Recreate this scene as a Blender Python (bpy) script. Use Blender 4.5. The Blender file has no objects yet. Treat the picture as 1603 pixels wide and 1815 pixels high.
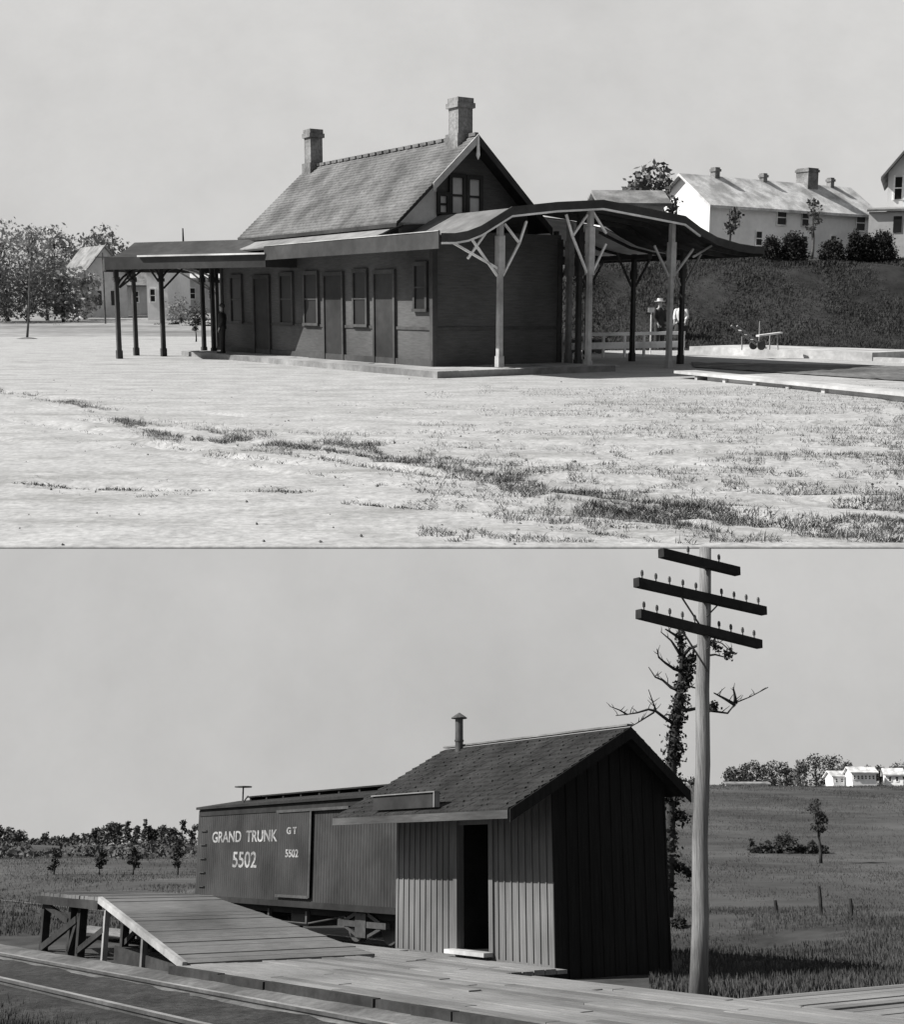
import bpy, math, random
from mathutils import Matrix, Vector, noise as mn
import numpy as np
R = math.radians
random.seed(7)
rng = np.random.default_rng(11)
sc = bpy.context.scene
COL = sc.collection
F, CX, CY = 2200.0, 801.5, 907.5          # focal length and centre in photograph pixels

# ------------------------------------------------------------------ places
# Two places are in view: the freight yard on the level (its own metres are the world's),
# and above and far beyond it a tilted terrace carrying the passenger station, built thirty times larger.
HY_L, HY_U = 1515.0, 540.0
CAM_H = 1.65
PITCH_L = math.atan((HY_L - CY) / F)      # camera looks up by this over the freight yard
PITCH_U = math.atan((CY - HY_U) / F)
K, HU = 30.0, 1.6
I4 = Matrix.Identity(4)
TERR = (Matrix.Translation((0, 0, CAM_H)) @ Matrix.Rotation(PITCH_L + PITCH_U, 4, 'X')
        @ Matrix.Scale(K, 4) @ Matrix.Translation((0, 0, -HU)))

def ray(px, py, pitch):
    x, y = (px - CX) / F, -(py - CY) / F
    c, s = math.cos(pitch), math.sin(pitch)
    return Vector((x, c - s * y, s + c * y))
def gL(px, py, z=0.0):
    d = ray(px, py, PITCH_L); t = (z - CAM_H) / d.z
    return Vector((d.x * t, d.y * t, z))
def dL(px, py, dist):
    d = ray(px, py, PITCH_L); t = dist / d.y
    return Vector((d.x * t, dist, CAM_H + d.z * t))
def gU(px, py, z=0.0):
    d = ray(px, py, -PITCH_U); t = (z - HU) / d.z
    return Vector((d.x * t, d.y * t, z))
def dU(px, py, dist):
    d = ray(px, py, -PITCH_U); t = dist / d.y
    return Vector((d.x * t, dist, HU + d.z * t))

# ------------------------------------------------------------------ materials
MATS = {}
def mat(name, c, var=.3, scale=4.0, rough=.85, bump=0.0, stretch=(1, 1, 1), spec=.2, big=.35, tint=(1, 1, 1), dist=.02):
    if name in MATS: return MATS[name]
    m = bpy.data.materials.new(name); m.use_nodes = True
    nt = m.node_tree; N = nt.nodes; L = nt.links
    b = N['Principled BSDF']
    tc = N.new('ShaderNodeTexCoord'); mp = N.new('ShaderNodeMapping')
    mp.inputs['Scale'].default_value = stretch
    L.new(tc.outputs['Object'], mp.inputs['Vector'])
    n1 = N.new('ShaderNodeTexNoise'); n1.inputs['Scale'].default_value = scale; n1.inputs['Detail'].default_value = 8
    n1.inputs['Roughness'].default_value = .65
    n2 = N.new('ShaderNodeTexNoise'); n2.inputs['Scale'].default_value = scale * .13; n2.inputs['Detail'].default_value = 3
    L.new(mp.outputs[0], n1.inputs['Vector']); L.new(tc.outputs['Object'], n2.inputs['Vector'])
    mr = N.new('ShaderNodeMapRange')
    for k, v in zip(('From Min', 'From Max', 'To Min', 'To Max'), (.3, .7, 1 - var, 1 + var)): mr.inputs[k].default_value = v
    L.new(n1.outputs['Fac'], mr.inputs['Value'])
    mr2 = N.new('ShaderNodeMapRange')
    for k, v in zip(('From Min', 'From Max', 'To Min', 'To Max'), (.35, .65, 1 - big, 1 + big)): mr2.inputs[k].default_value = v
    L.new(n2.outputs['Fac'], mr2.inputs['Value'])
    mul = N.new('ShaderNodeMath'); mul.operation = 'MULTIPLY'
    L.new(mr.outputs[0], mul.inputs[0]); L.new(mr2.outputs[0], mul.inputs[1])
    vm = N.new('ShaderNodeVectorMath'); vm.operation = 'SCALE'
    vm.inputs[0].default_value = (c * tint[0], c * tint[1], c * tint[2])
    L.new(mul.outputs[0], vm.inputs['Scale']); L.new(vm.outputs[0], b.inputs['Base Color'])
    b.inputs['Roughness'].default_value = rough
    b.inputs['Specular IOR Level'].default_value = spec
    if bump:
        bp = N.new('ShaderNodeBump'); bp.inputs['Strength'].default_value = bump; bp.inputs['Distance'].default_value = dist
        L.new(n1.outputs['Fac'], bp.inputs['Height']); L.new(bp.outputs[0], b.inputs['Normal'])
    MATS[name] = m
    return m

wall_dark = mat('dark_clapboard', 0.085, .25, 3, .7, .3, (1, 1, 9))
trim_pale = mat('pale_trim', 0.4, .2, 6, .7)
trim_white = mat('white_paint', 0.75, .12, 6, .6)
slate = mat('slate_roof', 0.12, .35, 9, .8, .4, (1, 1, 1))
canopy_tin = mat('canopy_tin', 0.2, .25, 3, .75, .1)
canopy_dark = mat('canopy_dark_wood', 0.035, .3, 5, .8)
fascia_m = mat('fascia_paint', 0.045, .25, 4, .7)
brick_m = mat('chimney_brick', 0.2, .4, 14, .9, .5)
plank_pale = mat('platform_boards', 0.3, .25, 5, .85, .3, (1, 8, 1))
win_dark = mat('dark_glass', 0.022, .2, 2, .35, 0, spec=.12)
win_pale = mat('pale_sky_pane', .62, .12, 4, .5)  # pale pane colour stands for sky reflected in the glass
door_m = mat('door_paint', 0.03, .25, 4, .6)
yard_m = None
leaf_dark = mat('leaf_dark', 0.035, .5, 1.5, .8)
leaf_mid = mat('leaf_mid', 0.1, .5, 1.2, .8)
leaf_pale = mat('leaf_pale', 0.36, .45, 1.0, .85)  # distance haze on the left skyline trees is put into this pale colour
bark_m = mat('bark', .1, .4, 8, .9, .5)
bark_dark = mat('bark_dark', .035, .4, 8, .9, .5)
house_white = mat('house_white', 0.8, .06, 3, .7, big=.1)
house_grey = mat('house_pale_grey', 0.5, .1, 3, .7, big=.15)
roof_pale = mat('pale_shingles', 0.55, .2, 8, .85)
roof_grey = mat('grey_shingles', .2, .25, 8, .85)
hedge_m = mat('hedge_leaf', 0.03, .5, 3, .8)
cloth_dark = mat('dark_cloth', .04, .3, 9, .9)
cloth_white = mat('white_cloth', .75, .1, 9, .9)
skin_m = mat('skin', .42, .1, 6, .6)
hair_m = mat('hair', .05, .3, 20, .6)
straw_m = mat('straw_hat', .6, .15, 20, .8)
iron_m = mat('dark_iron', .05, .3, 10, .5, spec=.4)
stone_m = mat('grey_stone', .3, .35, 6, .9, .4)

# freight yard
wood_weather = mat('weathered_boards', 0.19, .3, 4, .85, .4, (9, .5, 4), big=.2)
wood_weather2 = mat('weathered_boards_grey', 0.17, .3, 4, .85, .4, (9, .5, 4), big=.2)
wood_weather3 = mat('weathered_boards_dark', 0.13, .3, 4, .85, .4, (9, .5, 4), big=.2)
wood_ramp = mat('ramp_boards', 0.11, .3, 4, .85, .3, (1, 9, 4))
timber_dark = mat('dark_timber', 0.03, .4, 6, .9, .3)
timber_pale = mat('pale_timber', 0.24, .25, 5, .85, .3)
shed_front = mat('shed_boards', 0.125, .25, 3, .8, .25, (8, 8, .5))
shed_gable = mat('shed_shaded_boards', 0.012, .5, 3, .85, .3, (8, 8, .5))  # gable boards darkened in colour for the side turned from the sun
shingle_dark = mat('dark_shingles', 0.024, .45, 12, .9, .5, (1, 1, 1))
car_paint = mat('boxcar_paint', 0.036, .25, 5, .7, .15, (6, 6, .6))
car_roof = mat('boxcar_roof', 0.02, .3, 5, .8)
letter_m = mat('white_lettering', 0.24, .55, 14, .8)
rail_steel = mat('rail_steel', 0.07, .3, 8, .45, spec=.5)
cinder_m = mat('cinder_ballast', 0.035, .5, 9, .95, .8, dist=.04)
pole_m = mat('pole_wood', 0.17, .4, 5, .9, .6, (9, 9, .4), big=.3, dist=.03)
grass_L = mat('grass_ground', 0.042, .5, 1.2, .95, .6, big=.45, dist=.05)
blade_L = mat('grass_blade', 0.055, .5, 2.0, .8)
tin_m = mat('stove_pipe_tin', .07, .3, 8, .5, spec=.4)
hill_m = mat('hill_grass', 0.062, .35, .5, .95, .3, big=.35, stretch=(.6, 1, 1))

def yard_material():
    m = mat('yard_gravel', 0.35, .3, 14.0, .95, .7, big=.1, dist=.03)
    nt = m.node_tree; N = nt.nodes; L = nt.links
    b = N['Principled BSDF']
    tc = [n for n in N if n.type == 'TEX_COORD'][0]
    mp = N.new('ShaderNodeMapping'); mp.inputs['Rotation'].default_value = (0, 0, R(18)); mp.inputs['Scale'].default_value = (.45, 1.5, 1)
    L.new(tc.outputs['Object'], mp.inputs['Vector'])
    n = N.new('ShaderNodeTexNoise'); n.inputs['Scale'].default_value = .9; n.inputs['Detail'].default_value = 14; n.inputs['Roughness'].default_value = .82
    L.new(mp.outputs[0], n.inputs['Vector'])
    r = N.new('ShaderNodeMapRange')
    for k, v in zip(('From Min', 'From Max', 'To Min', 'To Max'), (.49, .63, 0, .7)): r.inputs[k].default_value = v
    L.new(n.outputs['Fac'], r.inputs['Value'])
    mx = N.new('ShaderNodeMix'); mx.data_type = 'RGBA'
    mx.inputs['B'].default_value = (.17, .17, .165, 1)
    src = b.inputs['Base Color'].links[0].from_socket
    L.new(src, mx.inputs['A']); L.new(r.outputs[0], mx.inputs['Factor'])
    L.new(mx.outputs['Result'], b.inputs['Base Color'])
    return m
yard_m = yard_material()

# ------------------------------------------------------------------ mesh builder
class MB:
    def __init__(self, off=(0, 0, 0)):
        self.v = []; self.f = []; self.off = Vector(off); self.mi = {}; self.mats = []
    def pts(self, ps):
        n = len(self.v); self.v += [tuple(Vector(p) - self.off) for p in ps]; return n
    def face(self, ps):
        n = self.pts(ps); self.f.append(tuple(range(n, n + len(ps)))); return self
    def hexa(self, b, t):                       # bottom 4, top 4 (counter-clockwise from above)
        n = self.pts(list(b) + list(t))
        self.f += [(n+3, n+2, n+1, n), (n+4, n+5, n+6, n+7)]
        for i in range(4): j = (i+1) % 4; self.f.append((n+i, n+j, n+4+j, n+4+i))
        return self
    def box(self, x0, x1, y0, y1, z0, z1):
        q = [(x0, y0), (x1, y0), (x1, y1), (x0, y1)]
        return self.hexa([(x, y, z0) for x, y in q], [(x, y, z1) for x, y in q])
    def prism(self, poly, d):                   # poly 3-D points, extruded by d
        n = self.pts(list(poly) + [Vector(p) + Vector(d) for p in poly]); k = len(poly)
        self.f.append(tuple(range(n + k - 1, n - 1, -1))); self.f.append(tuple(range(n + k, n + 2 * k)))
        for i in range(k): j = (i + 1) % k; self.f.append((n+i, n+j, n+k+j, n+k+i))
        return self
    def bar(self, p, q, w, h=None, up=(0, 0, 1)):
        h = h or w; p, q = Vector(p), Vector(q); d = (q - p).normalized(); u = Vector(up)
        if abs(d.dot(u)) > .98: u = Vector((1, 0, 0))
        s = d.cross(u).normalized(); u = s.cross(d)
        c = [(-w/2, -h/2), (w/2, -h/2), (w/2, h/2), (-w/2, h/2)]
        return self.hexa([p + s*a + u*b for a, b in c], [q + s*a + u*b for a, b in c])
    def tube(self, path, rad, n=8, cap=True):
        path = [Vector(p) for p in path]
        if not hasattr(rad, '__len__'): rad = [rad] * len(path)
        st = len(self.v); prev = None
        for i, p in enumerate(path):
            d = (path[min(i+1, len(path)-1)] - path[max(i-1, 0)]).normalized()
            u = Vector((0, 0, 1)) if abs(d.z) < .95 else Vector((1, 0, 0))
            if prev is not None: u = prev
            s = d.cross(u).normalized(); u = s.cross(d).normalized(); prev = u
            self.pts([p + (s * math.cos(2*math.pi*k/n) + u * math.sin(2*math.pi*k/n)) * rad[i] for k in range(n)])
        for i in range(len(path) - 1):
            for k in range(n):
                a = st + i*n + k; b = st + i*n + (k+1) % n
                self.f.append((a, b, b + n, a + n))
        if cap:
            self.f.append(tuple(range(st + n - 1, st - 1, -1)))
            e = st + (len(path)-1)*n; self.f.append(tuple(range(e, e + n)))
        return self
    def sheet(self, rows):                      # grid of points
        st = len(self.v); w = len(rows[0])
        for r in rows: self.pts(r)
        for i in range(len(rows)-1):
            for k in range(w-1):
                a = st + i*w + k; self.f.append((a, a+1, a+w+1, a+w))
        return self
    def leaves(self, P, size, jit=.75, flat=0.0):
        P = np.asarray(P, float); n = len(P)
        d1 = rng.normal(size=(n, 3)); d1 /= np.linalg.norm(d1, axis=1)[:, None]
        d2 = rng.normal(size=(n, 3)); d2 -= d1 * (d1 * d2).sum(1)[:, None]; d2 /= np.linalg.norm(d2, axis=1)[:, None]
        s = size * (1 + jit * rng.uniform(-1, 1, (n, 1)))
        P = P - np.array(self.off)
        q = np.stack([P - d1*s, P - d2*s*.55, P + d1*s, P + d2*s*.55], 1).reshape(-1, 3)
        st = len(self.v); self.v += [tuple(x) for x in q]
        self.f += [(st+4*i, st+4*i+1, st+4*i+2, st+4*i+3) for i in range(n)]
        return self
    def build(self, name, m, parent=None, smooth=False, ctx=None, at=None, rz=0.0):
        me = bpy.data.meshes.new(name); me.from_pydata(self.v, [], self.f); me.update()
        if smooth: me.polygons.foreach_set('use_smooth', [True] * len(me.polygons))
        me.materials.append(m)
        for x in self.mats: me.materials.append(x)
        for k, i in self.mi.items():
            for j in range(k, min(k + 6, len(me.polygons))): me.polygons[j].material_index = i
        o = bpy.data.objects.new(name, me); COL.objects.link(o)
        if parent: o.parent = parent
        elif ctx is not None:
            o.matrix_world = ctx @ Matrix.Translation(at if at is not None else tuple(self.off)) @ Matrix.Rotation(rz, 4, 'Z')
        return o

def tag(o, label=None, cat=None, group=None, kind=None):
    if label: o['label'] = label
    if cat: o['category'] = cat
    if group: o['group'] = group
    if kind: o['kind'] = kind
    return o
def thing(name, ctx, at, rz, label, cat, group=None):
    o = bpy.data.objects.new(name, None); COL.objects.link(o); o.empty_display_size = .2
    o.matrix_world = ctx @ Matrix.Translation(at) @ Matrix.Rotation(rz, 4, 'Z')
    return tag(o, label, cat, group)
def solo(mb, name, m, ctx, at, label, cat, group=None, rz=0.0, smooth=False, kind=None):
    return tag(mb.build(name, m, None, smooth, ctx, at, rz), label, cat, group, kind)
def dup(o, ctx, at, rz, label=None, parent=None):
    c = o.copy(); COL.objects.link(c)
    if parent: c.parent = parent
    else: c.matrix_world = ctx @ Matrix.Translation(at) @ Matrix.Rotation(rz, 4, 'Z')
    if label: c['label'] = label
    for ch in list(o.children): dup(ch, ctx, at, rz, None, c)
    return c

def blob_points(blobs, n):
    vol = np.array([b[1][0]*b[1][1]*b[1][2] for b in blobs]) ** .7
    pick = rng.choice(len(blobs), n, p=vol / vol.sum())
    c = np.array([b[0] for b in blobs])[pick]; r = np.array([b[1] for b in blobs])[pick]
    d = rng.normal(size=(n, 3)); d /= np.linalg.norm(d, axis=1)[:, None]
    q = rng.uniform(.25, 1, (n, 1)) ** .45
    return c + d * q * r * (1 + .18 * rng.normal(size=(n, 1)))

def tree(ctx, at, h, w, label, group=None, leaf=leaf_dark, bark=bark_dark, n=1400, size=.16, bare=.3, name='tree', nb=9, cat='tree', seed=None, flat=1.0):
    rd = random.Random(seed if seed is not None else random.random())
    t = thing(name, ctx, at, 0, label, cat, group)
    top = h * .8
    trunk = MB(); lean = rd.uniform(-.04, .04) * h
    path = [(lean*(z/h)**2 + rd.uniform(-.02, .02)*h*(z > 0), rd.uniform(-.01, .01)*h, z) for z in (0, h*.15, h*.35, h*.55, top)]
    r0 = max(.035*h*.7, .03)
    trunk.tube(path, [r0*1.25, r0, r0*.8, r0*.55, r0*.2], 7)
    blobs = []
    for i in range(nb):
        z = h * (bare + (1 - bare) * (.12 + .78 * (i + rd.random()) / nb))
        k = math.sin(math.pi * min(1, max(.08, ((z/h) - bare) / (1 - bare)) ) ** .8) * .75 + .15
        a = rd.uniform(0, 6.28); rr = w * .5 * k * rd.uniform(.25, .8)
        c = (lean*(z/h)**2 + rr*math.cos(a), rr*math.sin(a), z)
        s = w * rd.uniform(.16, .30)
        blobs.append((c, (s, s, s*.75*flat)))
        b0 = Vector((lean*(max(0, z-.2*h)/h)**2, 0, max(bare*h*.7, z - .22*h)))
        mid = (b0 + Vector(c)) / 2 + Vector((0, 0, .03*h))
        trunk.tube([b0, mid, c], [r0*.4, r0*.25, r0*.08], 5)
    trunk.build('trunk', bark, t, True)
    cr = MB(); cr.leaves(blob_points(blobs, n), size)
    cr.build('crown', leaf, t)
    return t

# ------------------------------------------------------------------ camera, world, sun
cam = bpy.data.cameras.new('camera'); co = bpy.data.objects.new('camera', cam); COL.objects.link(co)
cam.sensor_fit = 'HORIZONTAL'; cam.sensor_width = 36; cam.lens = 36 * F / 1603
cam.clip_start = .1; cam.clip_end = 60000
co.location = (0, 0, CAM_H); co.rotation_euler = (R(90) + PITCH_L, 0, 0)
sc.camera = co
SUN = Vector((-.74, -.22, .635)).normalized()
w = bpy.data.worlds.new('World'); sc.world = w; w.use_nodes = True
nt = w.node_tree; bg = nt.nodes['Background']
sky = nt.nodes.new('ShaderNodeTexSky'); sky.sky_type = 'NISHITA'; sky.sun_disc = False
sky.sun_elevation = math.asin(SUN.z); sky.sun_rotation = math.atan2(SUN.x, SUN.y)
sky.air_density = 1.0; sky.dust_density = .6; sky.altitude = 0; sky.ozone_density = 1.0
bw = nt.nodes.new('ShaderNodeHueSaturation'); bw.inputs['Saturation'].default_value = .06
nt.links.new(sky.outputs[0], bw.inputs['Color']); nt.links.new(bw.outputs[0], bg.inputs['Color'])
bg.inputs['Strength'].default_value = .05
sl = bpy.data.lights.new('sun', 'SUN'); sl.energy = 5.0; sl.angle = R(.5); sl.color = (1, .985, .96)
so = bpy.data.objects.new('sun', sl); COL.objects.link(so)
so.rotation_euler = (-SUN).to_track_quat('-Z', 'Y').to_euler(); so.location = (-60, -20, 90)
sc.view_settings.view_transform = 'Standard'; sc.view_settings.look = 'None'
sc.view_settings.exposure = 0.57; sc.view_settings.gamma = 1.0

def sstep(a, b, x):
    t = min(1, max(0, (x - a) / (b - a))); return t * t * (3 - 2 * t)

# sky backdrop sheet added beyond everything, leaned so the sun gives the wanted brightness
CB = [(10840, -1500), (11000, 0), (11095, 900), (11190, 1800), (11290, 2700), (11470, 4000), (11770, 6000), (12250, 8800), (13000, 12500), (14200, 17000)]
mb = MB(); xs_ = [-26000 + 400*i for i in range(131)]
mb.sheet([[(x, y + 60*mn.noise(Vector((x*.00025, z*.0004, 0))), z) for x in xs_] for y, z in CB])
cl = mb.build('sky', mat('sky_backdrop', .60, .05, .0009, 1.0, 0, spec=0, big=.05), None, True, I4); tag(cl, kind='structure')

# =================================================================== THE FREIGHT YARD (level ground)
A34 = R(34)
GX, GY = math.cos(A34), math.sin(A34)     # across the track; along the track is (-GY, GX)
C0 = Vector((1.42, 18.02, 0))
def S(a, b, z=0.0): return Vector((C0.x + a*GX - b*GY, C0.y + a*GY + b*GX, z))
def ab(x, y):
    x -= C0.x; y -= C0.y; return x*GX + y*GY, -x*GY + y*GX
def yard_z(x, y):
    a, b = ab(x, y)
    z = -.62 * sstep(1.2, 2.6, a) * sstep(2.5, 5.5, b) * (1 - sstep(9, 14, a))
    z -= .10 * sstep(-4.25, -4.6, a)                       # track bed in front of the platform
    t = x / max(y, 1)
    hill = sstep(-.02, .15, t)
    z += hill * (10.9 * sstep(30, 190, y) ** .9) + (1-hill) * 3.0 * sstep(70, 190, y)
    if y > 25: z += .5 * (mn.noise(Vector((x*.03, y*.03, 0)))) * sstep(25, 60, y)
    if y > 235: z -= .05 * (y - 235)
    return z

# ground sheet
def lin(a, b, n): return [a + (b - a) * i / (n - 1) for i in range(n)]
mb = MB()
ys = lin(-12, 9, 8) + lin(9.6, 60, 110) + lin(61.5, 260, 90) + [300, 380, 500, 800, 1500, 3000]
xs = [-900, -400, -220] + lin(-150, -32, 30) + lin(-30, 30, 121) + lin(32, 150, 40) + [220, 400, 900]
rows = []
for y in ys:
    rows.append([(x, y, yard_z(x, y) + (.025 * mn.noise(Vector((x*1.3, y*1.3, 3))) if y < 60 else 0)) for x in xs])
mb.sheet(rows)
o = mb.build('ground', grass_L, None, True, I4); tag(o, kind='structure')
o.data.materials.append(hill_m)
far = [1 if p.center.y > 34 and not (p.center.x / p.center.y < .02 and p.center.y < 60) else 0 for p in o.data.polygons]
o.data.polygons.foreach_set('material_index', far)

# platform of boards: decks laid as real planks
TRK = A34 + R(3.6)                                        # the rails and the platform front run a little askew of the shed
PO = S(-4.22, 0)
def P2(a, b, z=0.0): return Vector((PO.x + a*math.cos(TRK) - b*math.sin(TRK), PO.y + a*math.sin(TRK) + b*math.cos(TRK), z))
def planks(mb, a0, a1, b0, b1, along='b', step=.19, top=.2, thick=.06, seedv=1, ragged=0.0):
    rd = random.Random(seedv)
    if along == 'b':
        a = a0
        while a < a1 - .04:
            b = b0 - rd.uniform(0, 3); x1 = min(a + step - rd.uniform(.012, .022), a1)
            while b < b1:
                e = min(b + rd.uniform(3.2, 4.8), b1); s_ = max(b, b0)
                if e > s_ + .05:
                    dz = rd.uniform(-.01, .01); mb.mi[len(mb.f)] = rd.choice((0, 0, 1, 1, 2)) if rd.random() < .8 else 0
                    mb.box(a, x1, s_, e - .008, top - thick, top + dz)
                b = e
            a += step
    else:
        b = b0
        while b < b1 - .04:
            dz = rd.uniform(-.01, .01); e = min(b + step - rd.uniform(.012, .022), b1); mb.mi[len(mb.f)] = rd.choice((0, 0, 1, 1, 2))
            mb.box(a0 - rd.uniform(0, ragged), a1 + rd.uniform(0, ragged), b, e, top - thick, top + dz); b += step
    mb.mats = [wood_weather2, wood_weather3]
    return mb
pt = thing('board_platform', I4, tuple(PO), TRK, 'low grey board platform between the rails and the small shed', 'platform')
mb = planks(MB(), .02, 2.92, -12, 2.78, seedv=3); planks(mb, 2.36, 2.92, 2.79, 13, seedv=5); mb.build('deck', wood_weather, pt)
mb = MB(); rd = random.Random(6)                          # ragged edge timber and the joists
b = -12
while b < 2.6:
    l = min(rd.uniform(.5, 2.4), 2.78 - b + .001); mb.box(-.05 - rd.uniform(0, .05), .018, b, b + l - .02, .03 + rd.uniform(0, .05), .185 + rd.uniform(0, .02)); b += l
mb.build('edge_timber', timber_dark, pt)
mb = MB()
for i in range(9): mb.box(.03, 2.9, -11.8 + i*1.8, -11.6 + i*1.8, -.1, .137)
mb.build('joist', timber_dark, pt)
pt3 = thing('door_platform', I4, tuple(S(-1, 2)), A34, 'short board landing in front of the shed door', 'platform')
planks(MB((-1, 2, 0)), -2.35, -.04, -.35, 12, seedv=4, top=.178).build('deck', wood_weather, pt3)
pt2 = thing('board_crossing', I4, tuple(S(2, -6)), A34, 'wide board crossing leading off right past the telegraph pole', 'crossing')
planks(MB((2, -6, 0)), -1.0, 11, -12, -4.15, 'a', seedv=9, top=.176, ragged=.05).build('deck', wood_weather, pt2)
mb = MB((2, -6, 0))
for i in range(7): mb.box(-.9 + i*1.9, -.7 + i*1.9, -12, -4.17, -.1, .113)
mb.build('joist', timber_dark, pt2)

# rails and sleepers
def rail_mesh(a, b0, b1):
    mb = MB()
    prof = [(-.065, 0), (.065, 0), (.065, .015), (.012, .03), (.012, .09), (.036, .1), (.036, .135), (-.036, .135), (-.036, .1), (-.012, .09), (-.012, .03), (-.065, .015)]
    mb.prism([(a + x, b0, z) for x, z in prof], (0, b1 - b0, 0)); return mb
def track(at, rz, b0, b1, label, sl0, sl1, step=.62):
    t = thing('railway_track', I4, at, rz, label, 'railway track')
    for a in (-.7175, .7175):
        r_ = rail_mesh(a, b0, b1).build('rail', rail_steel, t)
        mb = MB(); mb.box(a - .03, a + .03, b0, b1, .1352, .1385); mb.build('rail_head', mat('polished_steel', .22, .3, 6, .45, spec=.5), r_)
    mb = MB(); b = sl0; rd = random.Random(5)
    while b < sl1:
        w_ = rd.uniform(.09, .12); l = rd.uniform(1.2, 1.32); dz = rd.uniform(-.03, .0)
        mb.box(-l, l, b - w_, b + w_, -.16, dz); b += step
    mb.build('sleeper', timber_dark, t)
    return t
track(tuple(P2(-1.22, 0, -.055)), TRK, -14, 60, 'pair of worn steel rails running past the front of the board platform', -14, 40)
track(tuple(S(5.35, 0, -.6)), A34, -2, 60, 'siding track lying low behind the shed under the boxcar', 1, 40)
mb = MB(); rows = []                                      # cinders along the front track, sand strip beside the platform
for i in range(180):
    b = -14 + i*.4
    rows.append([tuple(P2(a, b, z + .022 * mn.noise(Vector((a*4, b*4, 0))))) for a, z in ((-3.2, -.12), (-2.6, -.03), (-2.1, .005), (-1.8, .0), (-1.5, -.025), (-1.2, -.03), (-.9, -.02), (-.65, .0), (-.52, .01))])
mb.sheet(rows); tag(mb.build('ballast', cinder_m, None, True, I4), kind='structure')
mb = MB(); rows = []
for i in range(180):
    b = -14 + i*.4
    rows.append([tuple(P2(a, b, z + .015 * mn.noise(Vector((a*5, b*3, 4))))) for a, z in ((-.6, .0), (-.46, .03), (-.3, .075), (-.15, .1), (.02, .11))])
mb.sheet(rows); tag(mb.build('sand_path', mat('sand', 0.11, .35, 7, .95, .5), None, True, I4), kind='structure')

# ---- shed
sh = thing('trackside_shed', I4, tuple(S(1, 2)), A34, 'small dark wooden waiting shed with a stove pipe on its roof', 'shed')
OFF = Vector((1, 2, 0))
D_ = 4.2; W_ = 2.15; RA, RZ = 1.27, 3.46
EA, EZ = -.97, 2.24; QA, QZ = 2.42, 2.57
def roofz(a):
    return RZ + (a - RA) * ((RZ - EZ) / (RA - EA) if a < RA else (QZ - RZ) / (QA - RA))
mb = MB(OFF)                                              # front wall around the door
DB0, DB1, DZ = 1.52, 2.36, 2.1
zt = roofz(0) - .07
for b0, b1, z0, z1 in ((0, DB0, .0, zt), (DB1, D_, .0, zt), (DB0, DB1, DZ, zt), (DB0, DB1, 0, .27)):
    mb.box(0, .1, b0, b1, z0, z1)
b = .16                                                   # battens
while b < D_:
    if not (DB0 - .1 < b < DB1 + .1): mb.box(-.018, 0.0, b - .012, b + .012, .2, zt - .02)
    b += .165
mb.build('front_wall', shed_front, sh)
mb = MB(OFF)
for bb in (0.0, D_ - .1):
    pts = [(0.102 if bb == 0 else .1, 0), (W_, 0), (W_, roofz(W_) - .07), (RA, RZ - .07), (.1, roofz(.1) - .07)]
    mb.prism([(a, bb, z) for a, z in pts], (0, .1, 0))
rd = random.Random(2); a = .25
while a < W_:
    mb.box(a - .014, a + .014, -.016, 0, .0, roofz(a) - .1); a += .21
mb.box(W_ - .1, W_, .1, D_ - .1, 0, roofz(W_) - .1)
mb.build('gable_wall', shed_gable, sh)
mb = MB(OFF)                                              # corner board of the shade-darkened gable towards the front
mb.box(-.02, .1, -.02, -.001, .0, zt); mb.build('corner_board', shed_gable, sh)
mb = MB(OFF)
B0, B1 = -.28, 4.62
def roofrow(a): return a, roofz(a)
rd = random.Random(8)
def shingle_side(a_lo, a_hi, n):
    for i in range(n):
        p, q = a_lo + (a_hi - a_lo) * i / n, a_lo + (a_hi - a_lo) * (i + 1.25) / n
        if i == n - 1: q = a_hi
        b = B0 - rd.uniform(0, .15)
        while b < B1:
            w_ = rd.uniform(.11, .2); s, e = max(b, B0), min(b + w_ - .006, B1); j = rd.uniform(-.03, .03) * (i > 0) * .6
            lift = .03 + rd.uniform(0, .012)
            pp = p + j
            if e > s:
                mb.hexa([(pp, s, roofz(pp)), (pp, e, roofz(pp)), (q, e, roofz(q)), (q, s, roofz(q))][::(1 if a_hi < a_lo else -1)],
                        [(pp, s, roofz(pp) + lift), (pp, e, roofz(pp) + lift), (q, e, roofz(q) + .008), (q, s, roofz(q) + .008)][::(1 if a_hi < a_lo else -1)])
            b += w_
shingle_side(EA - .02, RA, 16); shingle_side(QA + .02, RA, 9)
rf = mb.build('roof', shingle_dark, sh)
mb = MB(OFF)
for p, q in (((EA, EZ), (RA, RZ)), ((RA, RZ), (QA, QZ))):
    mb.prism([(p[0], B0 + .02, p[1] - .004), (q[0], B0 + .02, q[1] - .004), (q[0], B0 + .02, q[1] - .065), (p[0], B0 + .02, p[1] - .065)], (0, B1 - B0 - .04, 0))
mb.build('roof_deck', timber_dark, rf)
mb = MB(OFF)
mb.box(RA - .06, RA + .06, B0, B1, RZ + .028, RZ + .055); mb.build('ridge_board', mat('ridge_board', .16, .3, 5), rf)
mb = MB(OFF); mb.box(EA - .03, EA, B0, B1, EZ - .115, EZ - .003); mb.build('eave_board', mat('eave_board', 0.06, .3, 4, .8, .2, (1, .6, 6)), rf)
mb = MB(OFF)
for p, q in (((EA, EZ), (RA, RZ)), ((RA, RZ), (QA, QZ))):
    mb.prism([(p[0], B0 - .025, p[1] + .01), (q[0], B0 - .025, q[1] + .01), (q[0], B0 - .025, q[1] - .16), (p[0], B0 - .025, p[1] - .16)], (0, .024, 0))
mb.build('barge_board', shed_gable, rf)
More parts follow.
